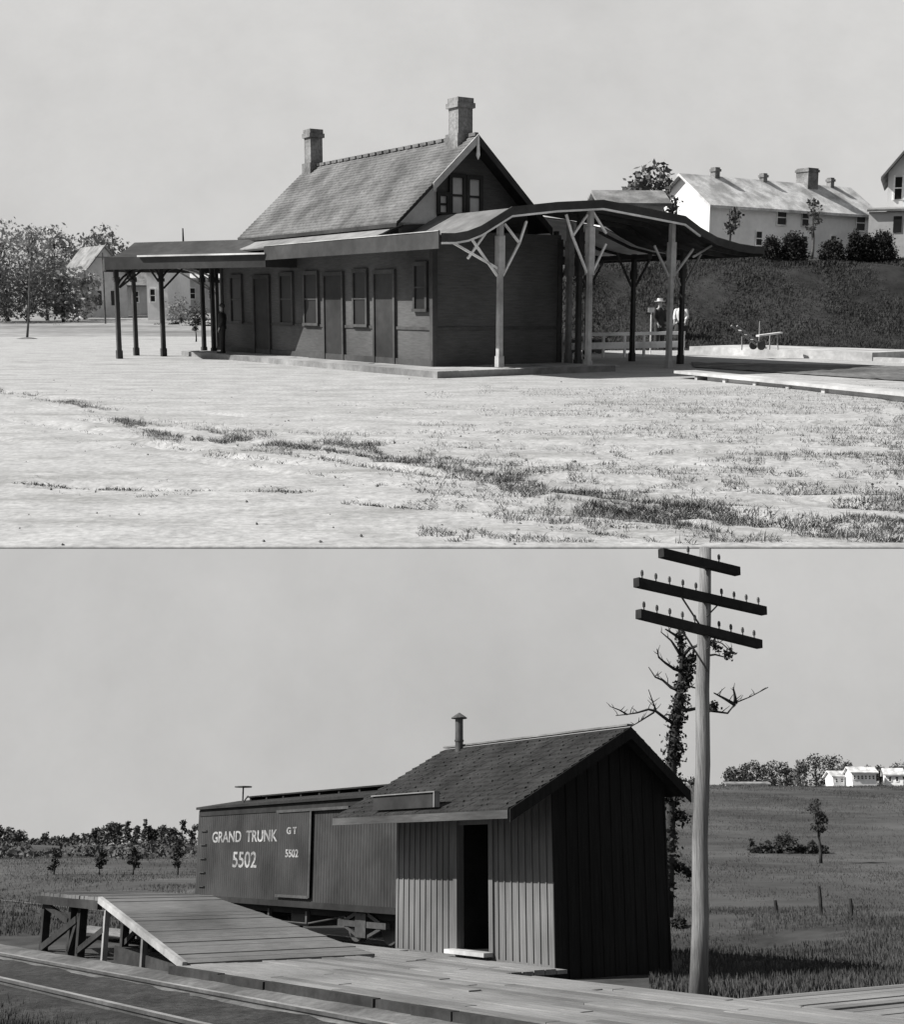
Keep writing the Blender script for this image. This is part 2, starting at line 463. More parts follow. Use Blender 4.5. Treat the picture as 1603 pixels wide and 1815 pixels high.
dr = MB(OFF); dr.box(.11, .9, DB1 + .01, DB1 + .05, .27, DZ); dr = dr.build('door', mat('shed_door', .012, .4, 4), sh)
mb = MB(OFF); mb.tube([(.82, DB1 + .009, 1.2), (.82, DB1 - .05, 1.2)], .025, 8); mb.build('handle', iron_m, dr)
mb = MB(OFF); mb.box(.101, W_ - .101, .101, D_ - .101, .1, .265); mb.box(W_ - .13, W_ - .101, .101, D_ - .101, .27, 2.4); mb.build('floor', mat('shed_inside_shade', .012, .3, 5), sh)  # interior coloured near black so the open doorway keeps its shade
mb = MB(OFF)
mb.box(-.035, -.001, DB0 - .1, DB0, .2, DZ + .1); mb.box(-.035, -.001, DB1, DB1 + .1, .2, DZ + .1); mb.box(-.035, -.001, DB0 - .1, DB1 + .1, DZ + .1, DZ + .2)
mb.build('door_frame', shed_front, sh)
mb = MB(OFF); mb.box(-.2, -.002, DB0 - .1, DB1 + .1, .215, .275); mb.build('door_sill', mat('door_sill', .45, .2, 5), sh)
mb = MB(OFF)                                              # stove pipe with its cap
pa, pb = 1.15, 4.02
mb.tube([(pa, pb, RZ - .12), (pa, pb, RZ + .50)], .07, 14); mb.tube([(pa, pb, RZ + .1), (pa, pb, RZ + .13)], .082, 14)
pipe = mb.build('stove_pipe', tin_m, sh, False)
mb = MB(OFF); mb.tube([(pa, pb, RZ + .5), (pa, pb, RZ + .515), (pa, pb, RZ + .6)], [.14, .14, .015], 14)
for s in (-1, 1): mb.bar((pa + s*.06, pb, RZ + .44), (pa + s*.06, pb, RZ + .52), .015)
mb.build('pipe_cap', tin_m, pipe)
# a name board standing along the eave
mb = MB(OFF); mb.box(EA + .03, EA + .07, 1.6, 3.4, 2.33, 2.545)
nb_ = mb.build('name_board', mat('name_board', 0.03, .3, 5), sh)
mb = MB(OFF); mb.box(EA + .0, EA + .1, 1.57, 3.42, 2.546, 2.562); mb.box(EA + .0, EA + .1, 1.575, 1.598, 2.33, 2.545); mb.build('border', mat('board_edge', 0.2, .2, 5), nb_)

# ---- boxcar
BA, BB0, BB1 = 4.2, 10.9, 22.5
ZS, ZT = .45, 2.98
bc = thing('boxcar', I4, tuple(S(BA + 1.3, 16.9, -.42)), A34, 'dark wooden railway boxcar lettered in white, standing behind the ramp', 'boxcar')
BO = Vector((BA + 1.3, 16.9, -.42))
mb = MB(BO); mb.box(BA, BA + 2.6, BB0, BB1, ZS, ZT)
b = BB0 + .1
while b < BB1:                                            # tongue-and-groove boards
    mb.box(BA - .012, BA, b, b + .128, ZS + .02, ZT - .02); b += .14
mb.build('body', car_paint, bc)
mb = MB(BO)
mb.prism([(BA - .12, BB0 - .1, ZT), (BA + 2.72, BB0 - .1, ZT), (BA + 2.72, BB0 - .1, ZT + .07), (BA + 1.3, BB0 - .1, ZT + .3), (BA - .12, BB0 - .1, ZT + .07)], (0, BB1 - BB0 + .2, 0))
mb.build('roof', car_roof, bc)
mb = MB(BO)
mb.box(BA + .95, BA + 1.65, BB0 - .5, BB1 - 1.2, ZT + .34, ZT + .38)
for i in range(10): mb.box(BA + 1.0, BA + 1.6, BB0 + .3 + i*1.1, BB0 + .4 + i*1.1, ZT + .22, ZT + .34)
mb.build('running_board', car_roof, bc)
mb = MB(BO); yb = 20.6                                    # brake staff and wheel on the roof
mb.tube([(BA + .5, yb, ZT + .1), (BA + .5, yb, ZT + .62)], .025, 8)
ring = [(BA + .5 + .24*math.cos(k*.5236), yb + .24*math.sin(k*.5236), ZT + .62) for k in range(13)]
mb.tube(ring, .02, 6); mb.bar(ring[0], ring[6], .025); mb.bar(ring[3], ring[9], .025)
mb.bar((BA + .5, yb, ZT + .15), (BA + .5, yb - .35, ZT + .34), .03)
mb.build('brake_wheel', iron_m, bc)
mb = MB(BO); mb.box(BA - .035, BA - .013, BB0, BB1, ZT - .2, ZT); mb.box(BA - .04, BA - .013, BB0, BB1, ZS - .1, ZS + .05)
mb.box(BA + .3, BA + 2.3, BB0 + .2, BB1 - .2, ZS - .28, ZS)
mb.build('side_sill', car_roof, bc)
DO0, DO1 = 15.15, 17.0
mb = MB(BO); mb.box(BA - .07, BA - .036, DO0, DO1, ZS + .17, ZT - .22)
b = DO0 + .02
while b < DO1 - .05: mb.box(BA - .08, BA - .07, b, b + .112, ZS + .18, ZT - .24); b += .12
dr = mb.build('sliding_door', mat('boxcar_door', 0.032, .25, 5, .7, .1, (6, 6, .6)), bc)
mb = MB(BO); mb.box(BA - .1, BA - .081, DO0 - .06, DO0 + .03, ZS + .15, ZT - .22); mb.box(BA - .1, BA - .081, DO0, DO1 + .02, ZS + .13, ZS + .2)
mb.box(BA - .11, BA - .036, DO0 - 2.0, DO1 + .1, ZT - .24, ZT - .17)
mb.build('door_track', iron_m, dr)
def lettering(txt, b, z, size, d, parent, sx=1.0):
    cu = bpy.data.curves.new('lettering', 'FONT'); cu.body = txt; cu.size = size; cu.align_x = 'CENTER'; cu.align_y = 'CENTER'; cu.extrude = .003
    cu.offset = .008
    cu.materials.append(letter_m)
    tmp = bpy.data.objects.new('tmp', cu); COL.objects.link(tmp)
    me = bpy.data.meshes.new_from_object(tmp.evaluated_get(bpy.context.evaluated_depsgraph_get())); me.name = 'lettering'
    bpy.data.objects.remove(tmp); bpy.data.curves.remove(cu)
    o = bpy.data.objects.new('lettering', me); COL.objects.link(o); o.parent = parent
    # local frame of the car: x across, y along; the text reads from far (+y) to near (-y)
    m = Matrix(((0, 0, -1, 0), (-1, 0, 0, 0), (0, 1, 0, 0), (0, 0, 0, 1)))
    o.matrix_local = Matrix.Translation((BA - d - BO.x, b - BO.y, z - BO.z)) @ m @ Matrix.Scale(sx, 4, (1, 0, 0))
    return o
for z in (.75, 1.15, 1.55, 1.95, 2.35):
    mb = MB(BO); mb.bar((BA - .06, BB1 - .6, z), (BA - .06, BB1 - .2, z), .022); mb.bar((BA - .06, BB1 - .6, z), (BA, BB1 - .6, z), .022); mb.bar((BA - .06, BB1 - .2, z), (BA, BB1 - .2, z), .022); mb.build('grab_iron', iron_m, bc)
lettering('GRAND  TRUNK', 19.35, 2.14, .43, .016, bc, 1.35)
lettering('5502', 19.2, 1.5, .6, .016, bc, 1.35)
lettering('G T', 16.2, 2.26, .24, .084, dr, 1.5)
lettering('5502', 16.15, 1.68, .27, .084, dr, 1.4)
def truck(bc_b):
    t = MB(BO)
    t.box(BA + .22, BA + .34, bc_b - 1.15, bc_b + 1.15, -.02, .12); t.box(BA + 2.26, BA + 2.38, bc_b - 1.15, bc_b + 1.15, -.02, .12)
    t.bar((BA + .28, bc_b - .85, .1), (BA + .28, bc_b - .25, .3), .09); t.bar((BA + .28, bc_b + .85, .1), (BA + .28, bc_b + .25, .3), .09)
    t.bar((BA + .28, bc_b - .85, -.02), (BA + .28, bc_b - .25, -.22), .07); t.bar((BA + .28, bc_b + .85, -.02), (BA + .28, bc_b + .25, -.22), .07)
    t.box(BA + .2, BA + 2.4, bc_b - .25, bc_b + .25, -.25, .3)
    tr = t.build('bogie', iron_m, bc)
    for db in (-.8, .8):
        wm = MB(BO)
        for a in (BA + .55, BA + 2.0):
            wm.tube([(a, bc_b + db, -.0), (a + .1, bc_b + db, -.0), (a + .101, bc_b + db, 0), (a + .14, bc_b + db, 0)], [.4, .4, .43, .43], 22)
        wm.tube([(BA + .3, bc_b + db, 0), (BA + 2.3, bc_b + db, 0)], .07, 8)
        wm.build('wheelset', iron_m, tr)
truck(13.0); truck(20.7)
mb = MB(BO)                                               # truss rods under the floor
for a in (BA + .25, BA + 2.35):
    mb.tube([(a, 20.0, ZS - .25), (a, 18.0, ZS - .5), (a, 15.8, ZS - .5), (a, 13.8, ZS - .25)], .022, 6)
    for b in (18.0, 15.8): mb.bar((a, b, ZS - .5), (a, b, ZS - .2), .09)
mb.box(BA + .7, BA + 1.6, 16.6, 17.6, ZS - .62, ZS - .29)
mb.build('truss_rods', iron_m, bc)

# ---- loading ramp
rp = thing('loading_ramp', I4, tuple(S(-4.2, 4.5)), A34, 'plank loading ramp on dark timber legs beside the rails', 'ramp')
RO = Vector((-4.2, 4.5, 0)); RF, RBK = -4.2, -2.58
RL, RH, RE, RTOP = 2.85, 6.35, 9.75, .985
RTB = -2.35
def rback(b): return -1.2 + (RTB + 1.2) * (b - RL) / (RH - RL)
mb = MB(RO); rd = random.Random(4)
b = RL
while b < RH - .02:
    e = min(b + .19, RH); z0 = .22 + (RTOP - .22) * (b - RL) / (RH - RL); z1 = .22 + (RTOP - .22) * (e - .012 - RL) / (RH - RL)
    d = rd.uniform(0, .012); x0 = RF - rd.uniform(0, .03); x1 = rback(b) + rd.uniform(0, .03); x2 = rback(e)
    mb.hexa([(x0, b, z0 - .05), (x1, b, z0 - .05), (x2, e - .012, z1 - .05), (x0, e - .012, z1 - .05)], [(x0, b, z0 + d), (x1, b, z0 + d), (x2, e - .012, z1 + d), (x0, e - .012, z1 + d)])
    b += .19
mb.build('ramp_deck', wood_ramp, rp)
mb = MB(RO); b = RH
while b < RE:
    d = rd.uniform(0, .012); mb.box(RF - rd.uniform(0, .04), RTB + rd.uniform(0, .04), b, b + .178, RTOP - .05, RTOP + d); b += .19
mb.build('landing_deck', wood_ramp, rp)
mb = MB(RO)
mb.bar((RF - .06, RL - .12, .2), (RF - .06, RH, RTOP - .03), .07, .1); mb.build('stringer', mat('ramp_stringer', 0.27, .25, 5, .8), rp)
mb = MB(RO); mb.bar((RBK - .1, RL, .12), (RBK - .1, RH, RTOP - .13), .08, .13); mb.bar((RF - .05, RH + .02, RTOP - .12), (RF - .05, RE, RTOP - .12), .08, .13); mb.bar((RBK + .05, RH, RTOP - .12), (RBK + .05, RE, RTOP - .12), .08, .13)
mb.build('beam', timber_dark, rp)
for i, (bb, m) in enumerate(((RE - .1, timber_dark), (8.1, timber_dark), (7.6, timber_dark), (RH, timber_pale), (4.62, mat('grey_timber', .17, .3, 5)))):
    for a in (RF + .02, RBK - .1):
        z1 = RTOP - .19 if bb >= RH - .1 else .22 + (RTOP - .22) * (bb - RL) / (RH - RL) - .1
        mb = MB(RO); mb.box(a, a + .13 - .05 * (bb < 7), bb - .065, bb + .065 - .05 * (bb < 7), -.15, z1); mb.build('leg', m if a < -3 else timber_dark, rp)
mb = MB(RO)
mb.bar((RF + .03, RE - .1, .02), (RF + .03, 7.7, .6), .06, .12); mb.bar((RF + .03, RE - .1, .8), (RF + .03, 8.15, .55), .06, .1)
mb.bar((RF + .05, 8.1, .05), (RF + .05, 7.6, .75), .06, .1); mb.bar((RF + .05, 7.6, .1), (RF + .05, RH, .5), .06, .1)
mb.bar((RBK - .03, RE - .1, .05), (RBK - .03, 8.0, .75), .06, .1)
mb.build('brace', timber_dark, rp)
mb = MB(RO)
for k in range(5): mb.hexa([(RF + .07, RL + .05, -.1), (RF + .09, RL + .05, -.1), (RF + .09, 5.9, -.1), (RF + .07, 5.9, -.1)], [(RF + .07, RL + .05, .14), (RF + .09, RL + .05, .14), (RF + .09, 5.9, .28), (RF + .07, 5.9, .28)]) if k == 0 else None
mb.build('skirt_board', timber_dark, rp)

# ---- telegraph pole
pb_ = dL(1237, 1742, 16.0); pb_.z = -.05
ptop = dL(1250.5, 972, 16.05)
pl = thing('telegraph_pole', I4, tuple(pb_), 0, 'tall pale telegraph pole with three dark crossarms at the platform end', 'pole')
mb = MB(pb_)
def pole_at(t): return pb_.lerp(ptop, t)
wob = [0, .01, -.012, .012, -.01, .006, 0]
mb.tube([pole_at(i/6) + Vector((wob[i], 0, 0)) for i in range(7)], [.118, .104, .098, .094, .09, .084, .078], 16)
mb.build('shaft', pole_m, pl, True)
ad = Vector((.80, .60, 0)).normalized()
for (lx, ly, rx, ry, y0) in ((1172, 980, 1308, 1013, 0), (1128, 1032, 1355, 1083, 0), (1132, 1088, 1347, 1142, 0)):
    # arm fixed to the face of the shaft; end points found where the arm's line crosses
    mx = 1252 if ly > 1000 else 1254
    c = dL(mx, ly + (ry - ly) * (mx - lx) / (rx - lx), 15.93)
    def arm_end(px, py):
        d = ray(px, py, PITCH_L); best = min((abs((c.x + s*ad.x) * d.y - (c.y + s*ad.y) * d.x), s) for s in np.linspace(-2, 2, 4001))
        s = best[1]; y = c.y + s*ad.y; return c + ad*s + Vector((0, 0, CAM_H + d.z * y / d.y - c.z))
    p, q = arm_end(lx, ly), arm_end(rx, ry)
    up = Vector((0, 0, 1))
    mb = MB(pb_); mb.bar(p, q, .10, .115); arm = mb.build('crossarm', mat('crossarm_wood', 0.018, .4, 6), pl)
    n = 10
    for i in range(n):
        t = (.045 + .91 * i / (n - 1))
        if ly < 1000 and i != 3 and i != 7: continue
        if ly >= 1000 and i == 5 : continue
        b0 = p.lerp(q, t) + up * .05
        mb = MB(pb_); mb.tube([b0, b0 + up*.055, b0 + up*.056, b0 + up*.10, b0 + up*.125], [.009, .009, .019, .021, .012], 7)
        mb.build('insulator', iron_m, arm)
    if ly > 1000:
        c2 = p.lerp(q, .5)
        for t, m_ in ((.33, 0), (.62, 0)):
            a0 = p.lerp(q, t) - up*.05
            mb = MB(pb_); mb.bar(a0, c + Vector((0, .02, -.52 if t < .5 else -.24)), .022, .012); mb.build('arm_brace', iron_m, arm)

# ---- ivy-clad tree behind the shed
iv = dL(1186, 1615, 27.0); iv.z = yard_z(iv.x, iv.y)
it = thing('ivy_tree', I4, tuple(iv), 0, 'tall half bare tree wrapped in ivy behind the shed', 'tree')
DI = 27.0
def ip(px, py, dd=0): return dL(px, py, DI + dd)
mb = MB(iv)
tr_path = [ip(1183, 1625), ip(1186, 1520), ip(1190, 1400), ip(1192, 1330), ip(1200, 1270), ip(1206, 1220), ip(1210, 1170), ip(1208, 1140), ip(1203, 1112)]
mb.tube(tr_path, [.13, .12, .11, .10, .09, .075, .06, .04, .02], 8)
limbs = [[(1200, 1285), (1183, 1275), (1163, 1260), (1150, 1257), (1130, 1263), (1112, 1266), (1092, 1268)], [(1112, 1266), (1098, 1258), (1082, 1252)], [(1160, 1262), (1135, 1278), (1105, 1296)], [(1163, 1258), (1158, 1245), (1150, 1222)],
         [(1203, 1260), (1222, 1258), (1238, 1255), (1262, 1260), (1290, 1264), (1305, 1245), (1330, 1235), (1362, 1218)], [(1305, 1246), (1303, 1232), (1300, 1218)], [(1302, 1248), (1285, 1238), (1266, 1228)],
         [(1207, 1225), (1190, 1218), (1175, 1205), (1162, 1200), (1150, 1182)], [(1210, 1190), (1195, 1185), (1180, 1175), (1168, 1165), (1165, 1150)], [(1210, 1165), (1200, 1150), (1190, 1135), (1172, 1120)],
         [(1204, 1130), (1195, 1124), (1180, 1115)], [(1213, 1160), (1222, 1150), (1235, 1145), (1262, 1135), (1280, 1140), (1300, 1158)], [(1206, 1230), (1222, 1216), (1236, 1220)], [(1212, 1175), (1232, 1165), (1268, 1160), (1290, 1166)]]
for l in limbs:
    n = len(l); dz = random.uniform(-1.2, 1.2)
    mb.tube([ip(x, y, dz * i / n) for i, (x, y) in enumerate(l)], [max(.01, .045 * (1 - i / n)) if l[0][0] > 1195 else max(.008, .022 * (1 - i / n)) for i in range(n)], 5)
for l in limbs:
    for q in range(1, len(l)):
        for _ in range(2):
            t = random.random(); x = l[q-1][0] + (l[q][0]-l[q-1][0])*t; y = l[q-1][1] + (l[q][1]-l[q-1][1])*t
            a_ = random.uniform(-2.6, -.5); n_ = random.uniform(8, 20); x2, y2 = x + math.cos(a_)*n_*.5, y + math.sin(a_)*n_*.5
            mb.tube([ip(x, y), ip(x2, y2, random.uniform(-.1, .1)), ip(x2 + math.cos(a_ + random.uniform(-.6, .6))*n_*.5, y2 + math.sin(a_)*n_*.5, random.uniform(-.2, .2))], [.011, .008, .004], 4)
mb.build('trunk', bark_dark, it, True)
mb = MB(iv); PV = []
def ivy(x0, y0, x1, y1, sp, n):
    for _ in range(n):
        t = random.random(); y = y0 + (y1 - y0)*t
        if mn.noise(Vector((y*.055, 3.3, 0))) + .45*mn.noise(Vector((y*.16, 1.3, 0))) < -.12 + .3*random.random() - .15: continue
        k = sp * (.55 + .9*abs(mn.noise(Vector((y*.05, 8.1, 0)))))
        PV.append(tuple(ip(x0 + (x1 - x0)*t + random.gauss(0, 1)*k, y + random.gauss(0, 4), random.gauss(0, 1)*k*.0123)))
ivy(1184, 1590, 1190, 1400, 9, 1500); ivy(1189, 1420, 1196, 1380, 15, 1100); ivy(1190, 1400, 1198, 1290, 9, 1500); ivy(1198, 1290, 1208, 1220, 8, 1100); ivy(1206, 1240, 1224, 1165, 9, 1300)
ivy(1212, 1170, 1206, 1120, 6, 300); ivy(1226, 1160, 1240, 1150, 5, 130); ivy(1262, 1140, 1295, 1162, 7, 330); ivy(1258, 1250, 1268, 1254, 5, 90); ivy(1160, 1395, 1235, 1385, 9, 700); ivy(1195, 1530, 1225, 1550, 7, 260); ivy(1195, 1440, 1218, 1455, 9, 260)
mb.leaves(PV, .042); mb.build('ivy', leaf_dark, it)

# ---- right-hand hill: its trees, houses, fence posts and bushes
def on_hill(px, py, d0=30, d1=240):
    for i in range(600):
        d = d0 + (d1 - d0) * i / 600; p = dL(px, py, d)
        if p.z <= yard_z(p.x, p.y): return Vector((p.x, p.y, yard_z(p.x, p.y)))
    p = dL(px, py, d1 * .85); return Vector((p.x, p.y, yard_z(p.x, p.y)))
HT = ((1297, 1360, 34), (1318, 1353, 34), (1342, 1348, 36), (1370, 1350, 38), (1395, 1352, 30), (1418, 1345, 34), (1447, 1333, 44), (1480, 1337, 40), (1503, 1349, 32), (1540, 1357, 30), (1562, 1357, 28), (1590, 1353, 34))
desc = ('leftmost round tree on the hilltop skyline', 'second round tree on the hilltop, left of a tall clump', 'bushy hilltop tree above the left white wall', 'broad dark hilltop tree above the end of the white wall', 'small hilltop tree left of the tallest pair', 'rounded tree touching the tallest hilltop tree on its left',
        'tallest dark tree on the hilltop skyline', 'second tallest hilltop tree with an open crown', 'sloping pale tree right of the tallest hilltop pair', 'low tree behind the white hilltop house', 'low dark tree at the right end of the white hilltop house', 'rightmost tree on the hilltop at the photo edge')
for i, (px, top, wpx) in enumerate(HT):
    base = dL(px, 1391, 205 + (i * 7) % 11); zb = yard_z(base.x, base.y) - .2; base.z = zb
    h = dL(px, top, base.y).z - zb
    tree(I4, tuple(base), h, wpx * 1.35 / F * base.y, desc[i], 'trees along the hilltop', leaf_mid if i in (8, 5) else leaf_dark, bark_dark, 1300, .16, .12, nb=11, seed=i)
def small_house(ctx, base, wid, dep, hw, hr, rz, label, wm, rm, nwin=4, wins=None, name='house', chim=(), group=None, storeys=1):
    t = thing(name, ctx, tuple(base), rz, label, 'house', group)
    mb = MB(); mb.box(0, wid, 0, dep, -.8, hw)
    mb.prism([(.0, -.001, hw), (0, dep / 2, hw + hr), (0, dep + .001, hw)], (wid, 0, 0)); mb.build('wall', wm, t)
    mb = MB(); e = .35
    for s in (0, 1):
        y0, y1 = (-e, dep / 2) if s == 0 else (dep + e, dep / 2)
        z0 = hw - e * hr / (dep / 2)
        mb.prism([(-e, y0, z0 + .03), (-e, y1, hw + hr + .03), (-e, y1, hw + hr + .19), (-e, y0, z0 + .19)][::1 if s else -1], (wid + 2*e, 0, 0))
    rf = mb.build('roof', rm, t)
    for cx, cw, ch in chim:
        mb = MB(); mb.box(cx, cx + cw, dep/2 - cw/2, dep/2 + cw/2, hw + hr * .7, hw + hr + ch); mb.box(cx - .06, cx + cw + .06, dep/2 - cw/2 - .06, dep/2 + cw/2 + .06, hw + hr + ch - .25, hw + hr + ch - .1)
        mb.build('chimney', brick_m, rf)
    for wx, wz, ww, wh in (wins if wins is not None else [((i + .5) * wid / nwin - .4, hw * .35, .8, 1.2) for i in range(nwin)]):
        mb = MB(); mb.box(wx, wx + ww, -.03, -.001, wz, wz + wh); f = mb.build('window', win_dark, t)
        mb = MB()
        mb.box(wx - .09, wx, -.06, -.001, wz - .09, wz + wh + .09); mb.box(wx + ww, wx + ww + .09, -.06, -.001, wz - .09, wz + wh + .09)
        mb.box(wx, wx + ww, -.06, -.031, wz + wh * .5 - .03, wz + wh * .5 + .03); mb.box(wx, wx + ww, -.06, -.001, wz + wh, wz + wh + .09); mb.box(wx, wx + ww, -.08, -.001, wz - .09, wz)
        mb.build('frame', trim_white, f)
    return t
p = dL(1512, 1390, 188); p.z = yard_z(p.x, p.y) + .75
small_house(I4, p, 3.7, 2.4, 1.75, .7, R(6), 'white hilltop house with a row of small windows', house_white, roof_pale, 6, [(.25 + i*.58, .75, .26, .5) for i in range(6)])
p = dL(1290, 1392, 188); p.z = yard_z(p.x, p.y)
small_house(I4, p, 6.0, 3, .75, .3, R(-2), 'long low white farm building half hidden under hilltop trees', house_white, roof_grey, 3, [(.8 + i*1.9, .2, .3, .35) for i in range(3)])
p = dL(1572, 1391, 189); p.z = yard_z(p.x, p.y) + .75
small_house(I4, p, 2.4, 2.4, 1.5, .8, R(-10), 'small white house at the far right end of the hilltop', house_white, roof_pale, 2, [(.4, .5, .35, .6), (1.4, .5, .35, .6)])
p = dL(1478, 1391, 190); p.z = yard_z(p.x, p.y) + .75
small_house(I4, p, 2.2, 2.2, 1.3, .7, R(14), 'small white house among the tallest hilltop trees', house_white, roof_pale, 2, [(.4, .45, .3, .5), (1.3, .45, .3, .5)])
p = on_hill(1452, 1618, 24, 90)
def lone_tree(px, base_y, top_y, wpx, label, bare, d0=24, **kw):
    p = on_hill(px, base_y, d0, 230); h = dL(px, top_y, p.y).z - p.z
    return tree(I4, tuple(p), h, wpx / F * p.y * 1.25, label, None, leaf_dark, bark_dark, 1000, .05 * max(1, h / 3), bare, **kw)
lone_tree(1455, 1530, 1415, 40, 'slender lone tree with a dense top on the hillside', .42, nb=8, seed=41)
for px, by, ty, wpx, lab in ((1392, 1512, 1474, 44, 'round dark bush on the open hillside'), (1205, 1646, 1624, 30, 'low round bush between the shed and the pole')):
    p = on_hill(px, by, 20, 230); h = dL(px, ty, p.y).z - p.z
    t = thing('bush', I4, tuple(p), 0, lab, 'bush')
    ww = wpx / F * p.y / 2
    mb = MB(); bl = [((random.uniform(-.5, .5)*ww, random.uniform(-.4, .4)*ww, h*random.uniform(.3, .62)), (ww*.55, ww*.55, h*.36)) for _ in range(8)]
    mb.leaves(blob_points(bl, 1500), .035 * max(1, h*1.2)); mb.build('foliage', leaf_dark, t)
    mb = MB(); mb.tube([(0, 0, -.1), (0, 0, h*.4)], [.06*h, .03*h], 6); mb.build('stem', bark_dark, t)
lab = ('leftmost grey fence post at the foot of the hill', 'middle fence post below the slender hillside tree', 'right fence post at the foot of the hill')
for (px, by, ty), l in zip(((1376, 1618, 1595), (1456, 1622, 1570), (1510, 1622, 1592)), lab):
    p = on_hill(px, by, 20, 120); h = dL(px, ty, p.y).z - p.z
    mb = MB(); mb.tube([(0, 0, -.2), (0.01, 0, h * .6), (.0, 0, h)], [.055, .05, .045], 8)
    solo(mb, 'fence_post', timber_dark, I4, tuple(p), l, 'fence post', 'fence posts below the hill')

p0, p1 = on_hill(1330, 1512, 20, 230), on_hill(1466, 1513, 20, 230)
mb = MB(p0); P_ = []
for _ in range(2600):
    t = random.random(); q = p0.lerp(p1, t); hh_ = .55 * max(.25, .7 + mn.noise(Vector((t*14, 0, 0))))
    P_.append((q.x, q.y + random.gauss(0, .25), yard_z(q.x, q.y) + random.uniform(0, hh_)))
mb.leaves(P_, .09); h_ = mb.build('hedge', leaf_dark, None, False, I4, tuple(p0)); tag(h_, 'low dark hedge running across the hillside below the round bush', 'hedge')

# ---- left-hand treeline and field trees
rd = random.Random(21); leaf_hazed = mat('leaf_hazed', 0.085, .4, 1.0, .85)  # far foliage lightened in its colour to stand for haze
ORD = 'first second third fourth fifth sixth seventh eighth ninth tenth eleventh twelfth thirteenth fourteenth fifteenth sixteenth seventeenth eighteenth nineteenth twentieth twenty-first twenty-second twenty-third'.split()
PXT = [(-12, 1462, 34), (14, 1466, 30), (34, 1474, 26), (58, 1490, 20), (74, 1478, 16), (92, 1484, 18), (112, 1486, 22), (130, 1481, 18), (150, 1478, 20), (172, 1468, 22), (188, 1456, 28), (206, 1457, 26), (224, 1454, 14), (238, 1462, 16), (252, 1444, 9), (262, 1462, 20), (284, 1462, 24), (304, 1468, 22), (320, 1453, 14), (338, 1458, 16), (352, 1452, 14), (366, 1460, 20), (384, 1458, 20)]
for i, (px, top, w_) in enumerate(PXT):
    d = rd.uniform(165, 195); p = dL(px, 1530, d); p.z = yard_z(p.x, p.y) - .2; h = dL(px, top, d).z - p.z
    con = w_ < 17
    tree(I4, tuple(p), h, w_ / F * d * 1.35, ('slim pointed' if con else 'rounded') + ' dark tree in the far treeline, ' + ORD[i] + ' from the left edge', 'far treeline trees', leaf_hazed if i % 3 else leaf_dark, bark_dark, 420 if con else 800, .17, .06, nb=7 if con else 12, seed=100 + i, flat=1.5 if con else 1.0)
mb = MB(); P_ = []                                        # scrub rising behind the field to the foot of the trees
for _ in range(9000):
    px = random.uniform(-40, 420); d = random.uniform(120, 175); x = (px - CX) / F * d
    if mn.noise(Vector((x*.12, d*.08, 6))) < -.05: continue
    P_.append((x, d, yard_z(x, d) + random.uniform(0, 1.3) * max(.1, .5 + mn.noise(Vector((x*.25, d*.1, 2))))))
mb.leaves(P_, .2); tag(mb.build('scrub', leaf_hazed, None, False, I4), 'low scrub across the field edge before the treeline', 'scrub', None, 'stuff')
for px, by, ty, l in ((97, 1532, 1500, 'leftmost of four dark field trees before the treeline'), (177, 1530, 1502, 'second of four dark field trees, low and bent'), (237, 1532, 1496, 'third of four dark field trees, slim'), (316, 1540, 1490, 'field tree nearest the boxcar')):
    d = 95; p = dL(px, by, d); p.z = yard_z(p.x, p.y); h = dL(px, ty, d).z - p.z
    tree(I4, tuple(p), h, 1.1, l, 'field trees', leaf_dark, bark_dark, 420, .09, .12, nb=7, seed=int(px))

# ---- grass of the freight yard (uncountable)
def blades(region, n, h0, h1, wd, mname, m, zf, ctx, label=None, lean=.35):
    mb = MB()
    v = []; f = []
    for i in range(n):
        r = region()
        if r is None: continue
        x, y, s = r; z = zf(x, y) - .01
        h = random.uniform(h0, h1) * s; a = random.uniform(0, 6.283); l = h * random.uniform(0, lean) ; a2 = random.uniform(0, 6.283)
        dx, dy = math.cos(a) * wd * s, math.sin(a) * wd * s; lx, ly = math.cos(a2) * l, math.sin(a2) * l
        if ctx is not I4: ly = max(ly, Y0 + .03 - y)
        k = len(v)
        v += [(x - dx, y - dy, z), (x + dx, y + dy, z), (x + lx * .4 + dx * .7, y + ly * .4 + dy * .7, z + h * .6), (x + lx * .4 - dx * .7, y + ly * .4 - dy * .7, z + h * .6), (x + lx, y + ly, z + h)]
        f += [(k, k+1, k+2, k+3), (k+3, k+2, k+4)]
    mb.v = v; mb.f = f
    o = mb.build(mname, m, None, False, ctx, (0, 0, 0)); tag(o, label, 'grass', None, 'stuff'); return o
def reg_near():
    px = random.uniform(-60, 760); py = random.uniform(1690, 1840)
    p = gL(px, py, 0); a, b = ab(p.x, p.y)
    if a > -6.55: return None
    return p.x, p.y, 1.0 * (.6 + .4 * random.random())
blades(reg_near, 42000, .04, .16, .006, 'grass', blade_L, yard_z, I4, 'dark rough grass beside the near rail')
def reg_right():
    d = 13.5 + 24 * random.random() ** 1.3; px = random.uniform(1130, 1660)
    x = (px - CX) / F * d; a, b = ab(x, d)
    if a < .2 or b < -4.1 and a > -1.3: return None
    if 0 <= a <= 2.3 and 0 <= b <= 4.4: return None
    if mn.noise(Vector((x*.5, d*.35, 1))) < random.uniform(-.5, .1) and d > 16: return None
    return x, d, 1.0
blades(reg_right, 52000, .03, .13, .008, 'grass', blade_L, yard_z, I4, 'rough grass between the board crossing and the hill')
